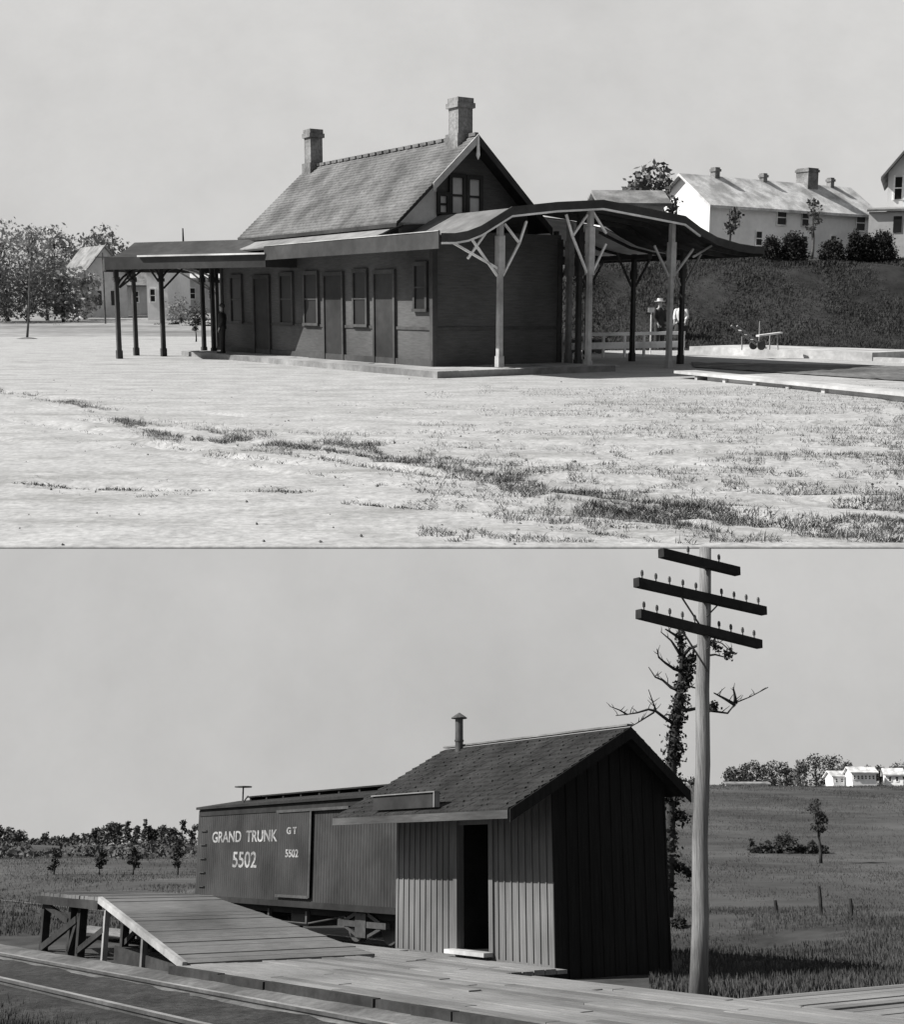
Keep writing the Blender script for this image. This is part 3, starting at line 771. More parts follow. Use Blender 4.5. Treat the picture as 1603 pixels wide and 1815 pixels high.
def reg_left():
    d = 20 + 120 * random.random() ** 1.5; px = random.uniform(-40, 560)
    x = (px - CX) / F * d; a, b = ab(x, d)
    if a > -6.5 and (a < 0 and b < 14): return None
    if -6.6 < a < -4.2: return None
    if a > 2 and b < 24: return None
    if mn.noise(Vector((x*.2, d*.06, 5))) < random.uniform(-.5, .1) and d > 45: return None
    return x, d, .55 + d/200
blades(reg_left, 44000, .06, .22, .014, 'grass', blade_L, yard_z, I4, 'rough field grass left of the loading ramp')

# =================================================================== THE STATION TERRACE (tilted, thirty times larger)
Y0 = gU(CX, 969.5).y                       # near edge of the terrace
RUT_A = [(6.55, .5, 1.4), (6.95, .6, .2), (7.45, 1, 3.1), (7.75, 1, .7), (8.3, .9, 5.0), (8.75, .7, 2.2), (9.3, .8, 4.1), (9.9, .7, 6.3)]
RUT_B = [(9.6, .8, 1.1), (10.3, .9, 2.9), (11.0, .9, .3), (11.5, .9, 4.4), (12.3, 1, 6.1), (13.0, .9, 3.3), (13.9, 1, 5.2), (15.2, 1, 2.0), (16.4, 1, 7.3), (17.8, 1, 8.1), (19.4, 1, 9.0)]
def rut(x, y):
    if y > 24 or abs(x) > .45*y: return 0.0
    r = 0.0
    qa, ra = x*.747 + y*.665, x*.665 - y*.747
    for q0, am, sd in RUT_A:
        c = q0 + .22*mn.noise(Vector((ra*.22, sd, 0))); d = abs(qa - c)
        if d < .2: r = max(r, am * (1 - d/.2) * min(1, max(0, .35 + 1.7*mn.noise(Vector((ra*.3, sd, 9))))))
    if x > -4:
        qb, rb = x*.22 + y*.976, x*.976 - y*.22
        for q0, am, sd in RUT_B:
            c = q0 + .5*mn.noise(Vector((rb*.16, sd, 0))); w_ = .16 + .02*y; d = abs(qb - c)
            if d < w_: r = max(r, am * (1 - d/w_) * min(1, max(0, .1 + (x + 1)*.12 + 1.7*mn.noise(Vector((rb*.28, sd, 9))))))
    return r
def uz(x, y):
    t = x / max(y, 1)
    m = sstep(.045, .10, t)
    z = m * (3.3 * sstep(43.5, 53, y) + .045 * max(0, y - 53))
    z += (1 - m) * .012 * max(0, y - 60)
    if y < 26 and abs(t) < .45:
        e = sstep(Y0 + .02, Y0 + .5, y) * (1 - sstep(18, 26, y)); q = x*.35 + y*.95; r_ = x*.95 - y*.35
        k_ = .45 + .55*sstep(-2, 2.5, x); z += k_ * e * (.034 * mn.noise(Vector((r_*.3, q*1.6, 0))) + .022 * mn.noise(Vector((r_*1.1, q*4.6, 5))) + .012 * mn.noise(Vector((x*7, y*7, 2))))
        if y > Y0 + .08: z -= .06 * sstep(.15, .7, rut(x, y))
        z = max(z, -.13 * (y - Y0))
    if 12 < y: z += .05 * mn.noise(Vector((x*.25, y*.25, 7))) * sstep(12, 18, y) * (1 - sstep(24, 27, y))
    if y > 44 and m > .1: z += .35 * mn.noise(Vector((x*.35, y*.5, 2))) * sstep(44, 47, y) * (1 - sstep(56, 62, y))
    return z
mb = MB()
ys = [Y0] + lin(Y0 + .05, 16, 190) + lin(16.06, 24, 70) + lin(24.2, 60, 110) + lin(61, 140, 60) + [150, 170, 200, 240]
us = lin(-.62, -.44, 8) + lin(-.43, .43, 340) + lin(.44, .62, 8)
mb.sheet([[(u*y + (2.5 if u > 0 else -2.5) * abs(u), y, uz(u*y, y)) for u in us] for y in ys])
st = mb.pts([(u*Y0 + (2.5 if u > 0 else -2.5) * abs(u), Y0, -.012) for u in us])
for k in range(len(us)-1): mb.f.append((k, st + k, st + k + 1, k + 1))
o = mb.build('yard', yard_m, None, True, TERR, (0, 0, 0)); tag(o, kind='structure')
o.data.materials.append(mat('bank_grass', 0.035, .5, 1.4, .95, .6, big=.4, dist=.08)); o.data.materials.append(mat('field_grass', 0.22, .35, .8, .95, .3, big=.3))
o.data.polygons.foreach_set('material_index', [1 if (p.center.x / p.center.y > .055 and p.center.y > 43.8) else (2 if p.center.y > 62 else 0) for p in o.data.polygons])

# ---- the station
GA = R(34)
UO = Vector((1.10, 29.0, 0))
def T(a, b, z=0.0): return Vector((UO.x + a*math.cos(GA) - b*math.sin(GA), UO.y + a*math.sin(GA) + b*math.cos(GA), z))
sx = thing('station', TERR, tuple(UO), GA, 'dark wooden railway station with flared canopies on pale braced posts', 'station')
WL, WR, NB, FB = -1.0, 2.82, 1.28, 13.4
AR, ZR, AE, ZE, AQ = .92, 5.64, -1.42, 3.5, 3.26
GBN, GBF = 2.65, 11.2
def mz(a): return ZR + (a - AR) * ((ZR - ZE) / (AR - AE) if a < AR else -(ZR - ZE) / (AQ - AR))
mb = MB()
mb.box(WL, WR, NB, FB, .1, 3.3)
b = NB + .35
mb.build('wall', wall_dark, sx)
mb = MB()                                                 # wainscot rail, corner boards and battens
mb.box(WL - .03, WL - .001, NB, FB, 1.0, 1.07); mb.box(WL - .05, WL - .001, NB, FB, .1, .3)
mb.box(WL, WR, NB - .03, NB - .001, 1.0, 1.07)
for a, b in ((WL - .04, NB - .04), (WR - .1, NB - .04), (WL - .04, FB - .1)): mb.box(a, a + .14, b, b + .14, .1, 3.2)
mb.build('wainscot', mat('station_dark_trim', 0.062, .25, 4, .7), sx)
for b0, w_, z0, z1, kind in ((1.55, .45, 1.5, 2.5, 'w'), (3.0, .9, .15, 2.35, 'd'), (4.35, .6, 1.1, 2.4, 'w'), (5.6, .95, .15, 2.35, 'd'), (7.0, .7, 1.1, 2.4, 'w'), (8.5, .7, 1.1, 2.4, 'w'), (10.0, .95, .15, 2.35, 'd'), (11.9, .7, 1.1, 2.4, 'w')):
    mb = MB(); mb.box(WL - .035, WL - .002, b0, b0 + w_, z0, z1); o = mb.build('window' if kind == 'w' else 'door', win_dark if kind == 'w' else door_m, sx)
    mb = MB(); mb.box(WL - .07, WL - .001, b0 - .08, b0, z0, z1 + .1); mb.box(WL - .07, WL - .001, b0 + w_, b0 + w_ + .08, z0, z1 + .1); mb.box(WL - .07, WL - .001, b0, b0 + w_, z1, z1 + .1)
    if kind == 'w': mb.box(WL - .09, WL - .001, b0 - .1, b0 + w_ + .1, z0 - .07, z0 - .001); mb.box(WL - .06, WL - .036, b0, b0 + w_, (z0+z1)/2 - .02, (z0+z1)/2 + .02)
    mb.build('frame', mat('station_dark_trim', 0.062), o)
# upper gable wall with its sash windows
mb = MB()
mb.prism([(WL, GBN, 3.2), (WR, GBN, 3.2), (WR, GBN, mz(WR) - .1), (AR, GBN, ZR - .1), (WL, GBN, mz(WL) - .1)], (0, .15, 0))
mb.build('gable_wall', mat('gable_boards', 0.1, .25, 3, .7, .3, (1, 1, 9)), sx); mb = MB()
mb.prism([(WL, GBF - .4, 3.2), (WR, GBF - .4, 3.2), (WR, GBF - .4, mz(WR) - .1), (AR, GBF - .4, ZR - .1), (WL, GBF - .4, mz(WL) - .1)], (0, .15, 0))
mb.build('gable_wall', mat('gable_boards', 0.1, .25, 3, .7, .3, (1, 1, 9)), sx)
def a_at(px, b, T_=None):
    t = (px - CX) / F
    n = t * (UO.y + b*math.cos(GA)) - UO.x + b*math.sin(GA)
    return n / (math.cos(GA) - t * math.sin(GA))
mb = MB(); b = GBN - .02                                  # pale boarding in the left corner of the gable
mb.prism([(WL - .3, b, mz(WL - .3) - .13), (WL - .3, b, 3.55), (a_at(775, b), b, 3.55), (a_at(775, b), b, mz(a_at(775, b)) - .13)], (0, .018, 0))
mb.build('gable_panel', trim_white, sx)
for x0, x1, zb, zt_ in ((800, 818, 3.83, 4.68), (829.5, 847, 3.83, 4.66), (779, 790, 3.83, 4.22)):
    a0, a1 = a_at(x0, GBN), a_at(x1, GBN)
    mb = MB(); mb.box(a0, a1, GBN - .03, GBN - .022, zb, zt_); o = mb.build('sash_window', win_pale, sx)
    mb = MB()
    for p, q in ((a0 - .09, a0), (a1, a1 + .09)): mb.box(p, q, GBN - .08, GBN - .002, zb - .05, zt_ + .1)
    mb.box(a0, a1, GBN - .08, GBN - .002, zt_, zt_ + .1); mb.box(a0, a1, GBN - .09, GBN - .002, zb - .06, zb)
    mb.box(a0, a1, GBN - .06, GBN - .031, (zb + zt_)/2 - .025, (zb + zt_)/2 + .025); mb.build('frame', fascia_m, o)
# main roof in courses
def roofside(a_lo, n, b0, b1):
    mb = MB()
    for i in range(n):
        p = a_lo + (AR - a_lo) * i / n; q = a_lo + (AR - a_lo) * (i + 1.15) / n
        if i == n-1: q = AR
        mb.prism([(p, b0, mz(p)), (q, b0, mz(q)), (q, b0, mz(q) + .012), (p, b0, mz(p) + .04)], (0, b1 - b0, 0))
    return mb
m1 = roofside(AE, 26, GBN - .45, GBF); m2 = roofside(AQ, 26, GBN - .45, GBF)
n = len(m1.v); m1.v += m2.v; m1.f += [tuple(i + n for i in f) for f in m2.f]
rf = m1.build('roof', slate, sx)
mb = MB()
for s_ in (AE, AQ): mb.prism([(s_, GBN - .43, mz(s_) - .005), (AR, GBN - .43, ZR - .005), (AR, GBN - .43, ZR - .09), (s_, GBN - .43, mz(s_) - .09)], (0, GBF - GBN + .41, 0))
mb.build('roof_deck', canopy_dark, rf)
mb = MB()
for i in range(24): mb.box(AR - .05, AR + .05, GBN - .4 + i*.37, GBN - .12 + i*.37, ZR + .02, ZR + .1)
mb.build('ridge_tiles', slate, rf)
mb = MB(); e = GBN - .48
mb.prism([(a_at(770, e) - .0, e, mz(a_at(770, e)) + .03), (AR, e, ZR + .05), (AR, e, ZR - .16), (a_at(770, e), e, mz(a_at(770, e)) - .17)], (0, .03, 0))
mb.build('barge_board', trim_pale, rf)
mb = MB(); mb.prism([(AR, e, ZR + .05), (AQ, e, ZE + .03), (AQ, e, ZE - .17), (AR, e, ZR - .16)], (0, .03, 0)); mb.build('barge_board', fascia_m, rf)
mb = MB(); mb.tube([(AR, e + .02, ZR - .55), (AR, e + .02, ZR - .45), (AR, e + .02, ZR - .2), (AR, e + .02, ZR + .02)], [.01, .05, .035, .03], 8); mb.build('finial', trim_white, rf)
for (b0, ztop, w2) in ((2.95, 6.62, .215), (10.75, 6.74, .20)):
    mb = MB(); mb.box(AR - w2, AR + w2, b0 - w2, b0 + w2, ZR - .35, ztop - .12); mb.box(AR - w2 - .06, AR + w2 + .06, b0 - w2 - .06, b0 + w2 + .06, ZR - .3, ZR + .12)
    c = mb.build('chimney', brick_m, rf)
    mb = MB(); mb.box(AR - w2 - .05, AR + w2 + .05, b0 - w2 - .05, b0 + w2 + .05, ztop - .24, ztop - .12); mb.box(AR - w2 - .02, AR + w2 + .02, b0 - w2 - .02, b0 + w2 + .02, ztop - .119, ztop); mb.build('chimney_cap', brick_m, c)
# right-hand dormer just peeping over the far slope
mb = MB(); mb.box(2.1, 2.5, 3.4, 3.7, 4.0, 4.75); mb.build('chimney', brick_m, rf)

# canopies: one curved profile across the building at the near end, a lean-to along the side, a wing at the far end
PROF = [(-1.9, 3.10), (-1.55, 3.11), (-1.2, 3.17), (-.85, 3.29), (-.45, 3.50), (0, 3.74), (1.3, 3.90), (2.68, 4.01), (4.0, 3.88), (5.37, 3.74), (5.9, 3.48), (6.5, 3.26), (7.3, 3.12), (7.9, 3.07), (8.25, 3.07)]
NE = -.42
def strip(prof, b0, b1, th, lift=0.0):
    mb = MB()
    for (a0, z0), (a1, z1) in zip(prof[:-1], prof[1:]):
        mb.hexa([(a0, b0, z0 - th), (a1, b0, z1 - th), (a1, b1, z1 - th), (a0, b1, z0 - th)], [(a0, b0, z0 + lift), (a1, b0, z1 + lift), (a1, b1, z1 + lift), (a0, b1, z0 + lift)])
    return mb
cr_ = strip(PROF, NE, GBN - .1, .03).build('canopy_roof', canopy_tin, sx)
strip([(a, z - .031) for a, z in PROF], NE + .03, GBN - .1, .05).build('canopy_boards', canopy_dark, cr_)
strip([(a, z - .0) for a, z in PROF], NE - .04, NE - .001, .16, .03).build('fascia', fascia_m, cr_)
strip([(a, z - .161) for a, z in PROF[:11]], NE - .05, NE - .002, .045).build('edge_trim', trim_white, cr_)
PR2 = [(WR + .02, 3.86), (4.0, 3.80), (5.37, 3.62), (5.9, 3.44), (6.5, 3.24), (7.3, 3.11), (7.9, 3.06), (8.25, 3.06)]
tc_ = strip(PR2, GBN - .09, 14.0, .03).build('side_canopy', canopy_tin, sx)
strip([(a, z - .031) for a, z in PR2], GBN - .09, 14.0, .03).build('soffit_boards', mat('pale_soffit', 0.7, .15, 3, .8), tc_)
for i_ in range(9):
    mb = MB()
    for (a0, z0), (a1, z1) in zip(PR2[2:-1], PR2[3:]): mb.bar((a0, 2.8 + i_*1.3, z0 - .1), (a1, 2.8 + i_*1.3, z1 - .1), .05, .07)
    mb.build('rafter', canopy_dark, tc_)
mb = MB(); mb.box(8.251, 8.3, NE, 14.0, 2.84, 3.1); mb.box(7.02, 7.18, GBN, 14, 2.85, 2.98); mb.build('fascia', fascia_m, tc_)
sidep = [(-1.92, 3.16), (-1.6, 3.28), (-1.3, 3.42), (-1.02, 3.52)]
so_ = strip(sidep, GBN - .1, 12.2, .03).build('side_canopy', canopy_tin, sx)
strip([(a, z - .031) for a, z in sidep], GBN - .1, 12.2, .05).build('canopy_boards', canopy_dark, so_)
mb = MB(); mb.box(-1.96, -1.921, NE, 8.3, 2.80, 3.17); mb.build('fascia', fascia_m, so_)
mb = MB(); mb.box(-1.975, -1.921, NE, 8.3, 3.171, 3.19); mb.build('gutter', trim_pale, so_)
for b in (.1, .9, 1.7):                                   # rafters under the near canopy
    mb = MB()
    for (a0, z0), (a1, z1) in zip(PROF[:-1], PROF[1:]): mb.bar((a0, b, z0 - .14), (a1, b, z1 - .14), .06, .1)
    mb.build('rafter', canopy_dark, cr_)
# posts
def post(a, b, z0, z1, m, braces, bm, r=.06):
    mb = MB(); mb.box(a - r*1.3, a + r*1.3, b - r*1.3, b + r*1.3, z0, z0 + .25)
    mb.hexa([(a-r, b-r, z0 + .25), (a+r, b-r, z0 + .25), (a+r, b+r, z0 + .25), (a-r, b+r, z0 + .25)], [(a-r*.9, b-r*.9, 2.3), (a+r*.9, b-r*.9, 2.3), (a+r*.9, b+r*.9, 2.3), (a-r*.9, b+r*.9, 2.3)])
    mb.box(a - r*1.4, a + r*1.4, b - r*1.4, b + r*1.4, 2.3, z1 - .45); mb.box(a - r, a + r, b - r, b + r, z1 - .45, z1)
    p = mb.build('post', m, sx)
    for (pa, pz, qa, qz, db) in braces:
        mb = MB(); mb.bar((a + pa, b + (db if pa == 0 else 0), pz), (a + qa, b + db, qz), .045, .05); mb.build('brace', bm, p)
    return p
br_l = [(-.08, 2.25, -.85, 3.12, 0), (-.08, 2.42, -1.35, 2.98, .0), (-.9, 2.62, -.2, 3.40, .055), (.08, 2.25, .55, 3.0, 0), (.55, 3.0, .12, 3.42, .0), (.55, 3.0, .75, 3.5, 0)]
br_c = [(-.08, 2.35, -.55, 3.2, 0), (-.55, 3.2, -.1, 3.72, 0), (.08, 2.35, .5, 3.05, 0), (.5, 3.3, .08, 3.78, 0), (-.55, 3.2, -.75, 3.7, 0)]
br_r = [(.08, 2.3, .75, 3.0, 0), (-.08, 2.3, -.6, 3.05, 0), (.75, 2.8, 1.4, 3.1, 0)]
ZG = .17
post(0, 0, ZG, 3.6, trim_pale, br_l, trim_white)
post(2.68, 0, .0, 3.88, trim_pale, br_c, trim_white)
post(5.37, 0, -.05, 3.6, trim_pale, br_r, trim_pale)
post(2.9, .65, 0.0, 3.8, fascia_m, [], fascia_m, .06)
for b_ in (1.35, 3.3, 5.3, 7.5, 9.7): post(7.1, b_, .0, 3.0, fascia_m, [(.08, 2.1, .65, 2.95, 0), (-.08, 2.1, -.65, 3.0, 0)], trim_pale if b_ < 2 else fascia_m, .055)
for b_ in (4.2, 7.2): post(5.0, b_, .0, 3.6, fascia_m, [(.08, 2.1, .8, 3.3, 0), (-.08, 2.1, -.8, 3.5, 0)], fascia_m, .055)
post(WR + .12, NB - .2, .15, 3.6, mat('corner_post', 0.16, .3, 5), [], trim_pale, .06)
# far wing: a low hipped canopy carried on dark posts
WING = [(-4.75, 13.2), (-1.93, 8.25), (-.9, 8.25), (.6, 15.6), (-4.0, 15.6)]
mb = MB()
inner = [(-3.55, 14.0), (-1.3, 10.2), (-.9, 10.2), (.1, 14.5), (-3.2, 14.5)]
lo = [Vector((a, b, 2.96)) for a, b in WING]; hi = [Vector((a, b, 3.46)) for a, b in inner]
k = len(lo); rings = [lo] + [[lo[i].lerp(hi[i], t) + Vector((0, 0, (z - t) * .5)) for i in range(k)] for t, z in ((.25, .1), (.5, .3), (.75, .62))] + [hi]
for r0_, r1_ in zip(rings[:-1], rings[1:]):
    for i in range(k): j = (i+1) % k; mb.face([r0_[i], r0_[j], r1_[j], r1_[i]])
mb.face(hi); mb.face([v + Vector((0, 0, -.04)) for v in lo][::-1])
wg = mb.build('wing_canopy', mat('wing_tin', 0.05, .3, 4, .8), sx)
mb = MB()
for i in range(k): mb.bar(lo[i] + Vector((0, 0, -.17)), lo[(i+1) % k] + Vector((0, 0, -.17)), .05, .36)
mb.build('fascia', fascia_m, wg)
mb = MB(); mb.bar(lo[0] + (lo[1]-lo[0])*.22 + Vector((-.05, -.05, .02)), lo[1] + Vector((-.05, -.05, .02)), .05, .045); mb.build('gutter', trim_white, wg)
def pa_(px, py):                                          # ground point of a pixel in station coordinates
    g = gU(px, py, .05) - UO; return g.x*math.cos(GA) + g.y*math.sin(GA), -g.x*math.sin(GA) + g.y*math.cos(GA)
for px, py, br in ((212, 633, [(.08, 2.1, .55, 2.62, 0), (.55, 2.3, .2, 2.72, 0), (.1, 2.1, 1.0, 2.75, 0)]), (290.5, 629, [(.08, 2.1, .75, 2.75, 0), (-.08, 2.3, -.4, 2.75, 0)]), (387, 624, [(-.08, 2.0, -.9, 2.7, .1), (-.2, 2.05, -1.2, 2.62, .1)])):
    a, b = pa_(px, py); post(a, b, .0, 2.85, fascia_m, br, canopy_dark if px < 380 else trim_pale, .062)
WP = [pa_(*q) for q in ((212, 633), (290.5, 629), (387, 624))]
for i_, j_, fr in ((0, 1, .92), (1, 0, .3), (2, 1, .9), (2, 1, .72), (1, 2, .3)):
    (a0, b0), (a1, b1) = WP[i_], WP[j_]; pth = []
    for k in range(9):
        th = k / 8 * math.pi / 2; u = fr * (1 - math.cos(th)); zz = (1.98 if fr > .8 else 2.2) + ((.78 if fr > .8 else .55)) * math.sin(th)
        pth.append((a0 + (a1 - a0)*u, b0 + (b1 - b0)*u, zz))
    mb = MB(); mb.tube(pth, .035, 6); mb.build('bracket', trim_pale if i_ == 2 else fascia_m, wg, True)
for a, b in ((-3.2, 15.2), (-1.2, 13.7), (-1.15, 14.6)): post(a, b, 0, 2.9, fascia_m, [], fascia_m, .06)
mb = MB(); mb.tube([(-1.9, 14.2, 3.4), (-1.9, 14.2, 3.95)], [.035, .02], 6); mb.build('vent_pipe', iron_m, wg)

# platform of the station
pf = thing('station_platform', TERR, tuple(T(-1.0, 6)), GA, 'low boarded platform along the dark station wall', 'platform')
PQ = Vector((-1.0, 6, 0)); mb = MB(PQ)
mb.mats = []
rd = random.Random(12); a = -2.04
while a < 3.1:
    b = -.5 - .0
    while b < 14.2:
        e = min(b + rd.uniform(3, 5), 14.2)
        mb.box(a, a + .178, b, e - .01, .10, .15 + rd.uniform(-.006, .006)); b = e
    a += .19
mb.build('deck', plank_pale, pf)
mb = MB(PQ); mb.box(-2.08, -2.045, -.5, 14.2, -.05, .145); mb.box(-2.08, 3.1, -.54, -.505, -.05, .145); mb.build('edge_board', mat('platform_edge', 0.22, .3, 4, .85, .2), pf)

# ---- people
def person(at, rz, seated, label, top, bottom, hat=None, skirt=False, h=1.7, arm=0.0):
    t = thing('person', TERR, at, rz, label, 'person')
    V = []; E = []; Rr = []
    def add(p, r, par=None):
        V.append(tuple(p)); Rr.append(r)
        if par is not None: E.append((par, len(V)-1))
        return len(V)-1
    hz = .47 if seated else .92
    pel = add((0, 0, hz), .135); wst = add((0, .0, hz + .2), .115, pel); ch = add((0, .01, hz + .42), .135, wst); nk = add((0, .0, hz + .56), .055, ch)
    jaw = add((0, -.015, hz + .66), .062, nk); hd = add((0, -.005, hz + .74), .085, jaw); add((0, 0, hz + .82), .06, hd)
    add((0, -.1, hz + .71), .012, hd)                    # nose
    for s in (-1, 1):
        add((s*.09, 0, hz + .72), .012, hd)              # ear
        sh_ = add((s*.17, .0, hz + .49), .06, ch); el = add((s*.23, .03 - .1*arm, hz + .22 + .04*arm), .043, sh_); wr = add((s*.2, -.08 - .22*arm, hz - .02 + .22*arm), .028, el)
        pm = add((s*.195, -.1 - .26*arm, hz - .09 + .2*arm), .03, wr)
        for k in range(4):
            f1 = add((s*.195 + (k - 1.5)*.018, -.125 - .28*arm, hz - .14 + .19*arm), .0095, pm); add((s*.193 + (k - 1.5)*.017, -.115 - .28*arm, hz - .175 - .008*(k in (1, 2)) + .17*arm), .008, f1)
        th = add((s*.165, -.13 - .27*arm, hz - .1 + .2*arm), .01, pm); add((s*.155, -.145 - .27*arm, hz - .135 + .19*arm), .009, th)
        hp = add((s*.09, -.01, hz - .04), .09, pel)
        if seated: kn = add((s*.11, -.42, hz + .0), .062, hp); an = add((s*.11, -.42, .09), .042, kn)
        else: kn = add((s*.1, -.01, .5), .06, hp); an = add((s*.1, .02, .09), .042, kn)
        add((s*.12, an and V[an][1] - .17, .035), .035, an)
    me = bpy.data.meshes.new('body'); me.from_pydata(V, E, []); me.materials.append(skin_m)
    o = bpy.data.objects.new('body', me); COL.objects.link(o); o.parent = t
    sk = o.modifiers.new('skin', 'SKIN'); sb = o.modifiers.new('sub', 'SUBSURF'); sb.levels = sb.render_levels = 1
    for v, r in zip(me.skin_vertices[0].data, Rr): v.radius = (r, r)
    me.skin_vertices[0].data[0].use_root = True
    sk.use_smooth_shade = True
    def loft(name, rings, m):
        mb = MB(); rows = []
        for (x, y, z, rx, ry) in rings: rows.append([(x + rx*math.cos(k*math.pi/8), y + ry*math.sin(k*math.pi/8), z) for k in range(17)])
        mb.sheet(rows); return mb.build(name, m, t, True)
    loft('jacket', [(0, 0, hz - .06, .2, .16), (0, 0, hz + .1, .165, .14), (0, .01, hz + .3, .19, .155), (0, .01, hz + .44, .2, .15), (0, 0, hz + .53, .1, .09), (0, 0, hz + .57, .07, .075)], top)
    for s in (-1, 1):
        sl_ = MB(); sl_.tube([(s*.15, .0, hz + .5), (s*.18, 0, hz + .47), (s*.23, .03 - .1*arm, hz + .22 + .04*arm), (s*.2, -.07 - .2*arm, hz + .0 + .21*arm)], [.06, .078, .06, .045], 10, False); sl_.build('sleeve', top, t, True)
    if skirt: loft('skirt', [(0, 0, hz + .06, .165, .14), (0, 0, hz - .1, .22, .2), (0, 0, .5, .27, .25), (0, 0, .08, .33, .31)], bottom)
    else:
        for s in (-1, 1):
            y1 = -.42 if seated else -.01
            mb = MB(); mb.tube([(s*.07, 0, hz + .04), (s*.1, y1 * .3, hz - .03), (s*.11, y1, hz if seated else .5), (s*.11, y1 + .01, .06)], [.12, .11, .085, .07], 10, False); mb.build('trousers', bottom, t, True)
    for s in (-1, 1):
        yy = (-.42 if seated else .01); mb = MB(); mb.box(s*.11 - .045, s*.11 + .045, yy - .2, yy + .07, 0, .06); mb.build('shoe', cloth_dark, t)
    mb = MB()
    if hat: mb.tube([(0, 0, hz + .79), (0, 0, hz + .80), (0, 0, hz + .805), (0, 0, hz + .9)], [.2, .2, .105, .095], 16); mb.build('hat', hat, t)
    else: mb.tube([(0, .02, hz + .70), (0, .02, hz + .78), (0, .02, hz + .84), (0, .02, hz + .86)], [.088, .1, .07, .02], 12); mb.build('hair', hair_m, t, True)
    for s in (-1, 1): mb = MB(); mb.tube([(s*.032, -.088, hz + .735), (s*.032, -.093, hz + .735)], [.011, .007], 8); mb.build('eye', hair_m, t)
    mb = MB(); mb.box(-.025, .025, -.085, -.076, hz + .662, hz + .67); mb.build('mouth', hair_m, t)
    return t
pp = person(tuple(T(-1.75, 11.75, .15)), GA + R(-120), False, 'person in dark clothes standing under the canopy by the station wall', cloth_dark, cloth_dark)
pp.matrix_world = pp.matrix_world @ Matrix.Scale(.84, 4)
g = gU(1206, 619, .0); person(tuple(g), R(-20), False, 'person in a white blouse and dark skirt at the right end of the white railing', cloth_white, cloth_dark, None, True, arm=.6)
g = gU(1168, 621, .0); person(tuple(g), R(30), False, 'person in a pale hat and dark jacket behind the white railing', cloth_dark, cloth_dark, straw_m, False, arm=.3)

# ---- white railing beside the end platform
r0 = gU(997, 636, 0); r1 = gU(1213, 630, 0); L_ = (r1 - r0).length; rz_ = math.atan2(r1.y - r0.y, r1.x - r0.x)
rl = thing('white_railing', TERR, tuple(r0), rz_, 'low white wooden railing beyond the canopy posts', 'railing')
mb = MB(); mb.box(0, L_, -.035, .035, .66, .76); mb.build('top_rail', trim_white, rl)
mb = MB(); mb.box(0, L_, -.03, .03, .26, .46); mb.build('lower_rail', trim_white, rl)
for x in (.03, .8, 1.55, 2.38, 2.75, 3.15, L_ - .05):
    mb = MB(); mb.box(x - .035, x + .035, -.029, .029, 0, .66); mb.build('rail_post', trim_white, rl)
mb = MB(); mb.bar((.05, -.08, .6), (.55, -.5, 0), .05); mb.bar((.0, -.08, .5), (.12, -.3, 0), .08); mb.build('strut', trim_white, rl)
mb = MB(); g = gU(1153, 628); o_ = g - r0
mb.tube([(0, 0, 0), (0, 0, 1.45)], .022, 8); mb.box(-.1, .1, -.02, .02, 1.35, 1.5)
solo(mb, 'marker_post', trim_white, TERR, tuple(g), 'thin white marker post behind the white railing', 'post')
def handcart(at, rz, label, s=1.0):
    t = thing('baggage_cart', TERR, at, rz, label, 'cart')
    mb = MB(); mb.box(-.8*s, .8*s, -.4*s, .4*s, .4*s, .46*s); mb.build('bed', canopy_dark, t)
    for x in (-.5*s, .5*s):
        for y in (-.45*s, .45*s):
            mb = MB(); mb.tube([(x, y - .03, .24*s), (x, y + .03, .24*s)], .24*s, 16); w_ = mb.build('wheel', iron_m, t)
    mb = MB(); mb.bar((.8*s, 0, .45*s), (1.3*s, 0, .8*s), .04); mb.build('handle', canopy_dark, t)
g = gU(1035, 628); handcart(tuple(g + Vector((0, .8, 0))), R(8), 'low dark baggage cart with iron wheels behind the white railing')
# tipped barrow with long pale handles
g = dU(1340, 618, 37.5); g.z = .26
bt = thing('hand_truck', TERR, tuple(g), R(12), 'tipped hand truck with long pale handles on the track platform', 'hand truck')
mb = MB()
for dy in (-.2, .2): mb.bar((.25, dy, .05), (-.72, dy, .72), .045, .05)
mb.build('handle', trim_pale, bt)
mb = MB()
for i in range(4): mb.bar((.1 - i*.2, -.2, .16 + i*.14), (.1 - i*.2, .2, .16 + i*.14), .035)
mb.build('crossbar', trim_pale, bt)
mb = MB(); mb.bar((.0, -.1, .42), (.85, .1, .5), .16, .05); mb.build('plank', trim_white, bt)
for y in (-.27, .27):
    mb = MB(); mb.tube([(.05, y - .02, .13), (.05, y + .02, .13)], .13, 14); mb.build('wheel', iron_m, bt)
mb = MB(); mb.bar((.1, 0, .1), (.1, 0, .85), .02); mb.bar((.5, .1, .0), (.5, .1, .46), .03); mb.bar((.7, -.05, .0), (.7, .05, .46), .03); mb.bar((-.4, .1, 0), (-.4, .1, .45), .03); mb.build('prop', trim_pale, bt)
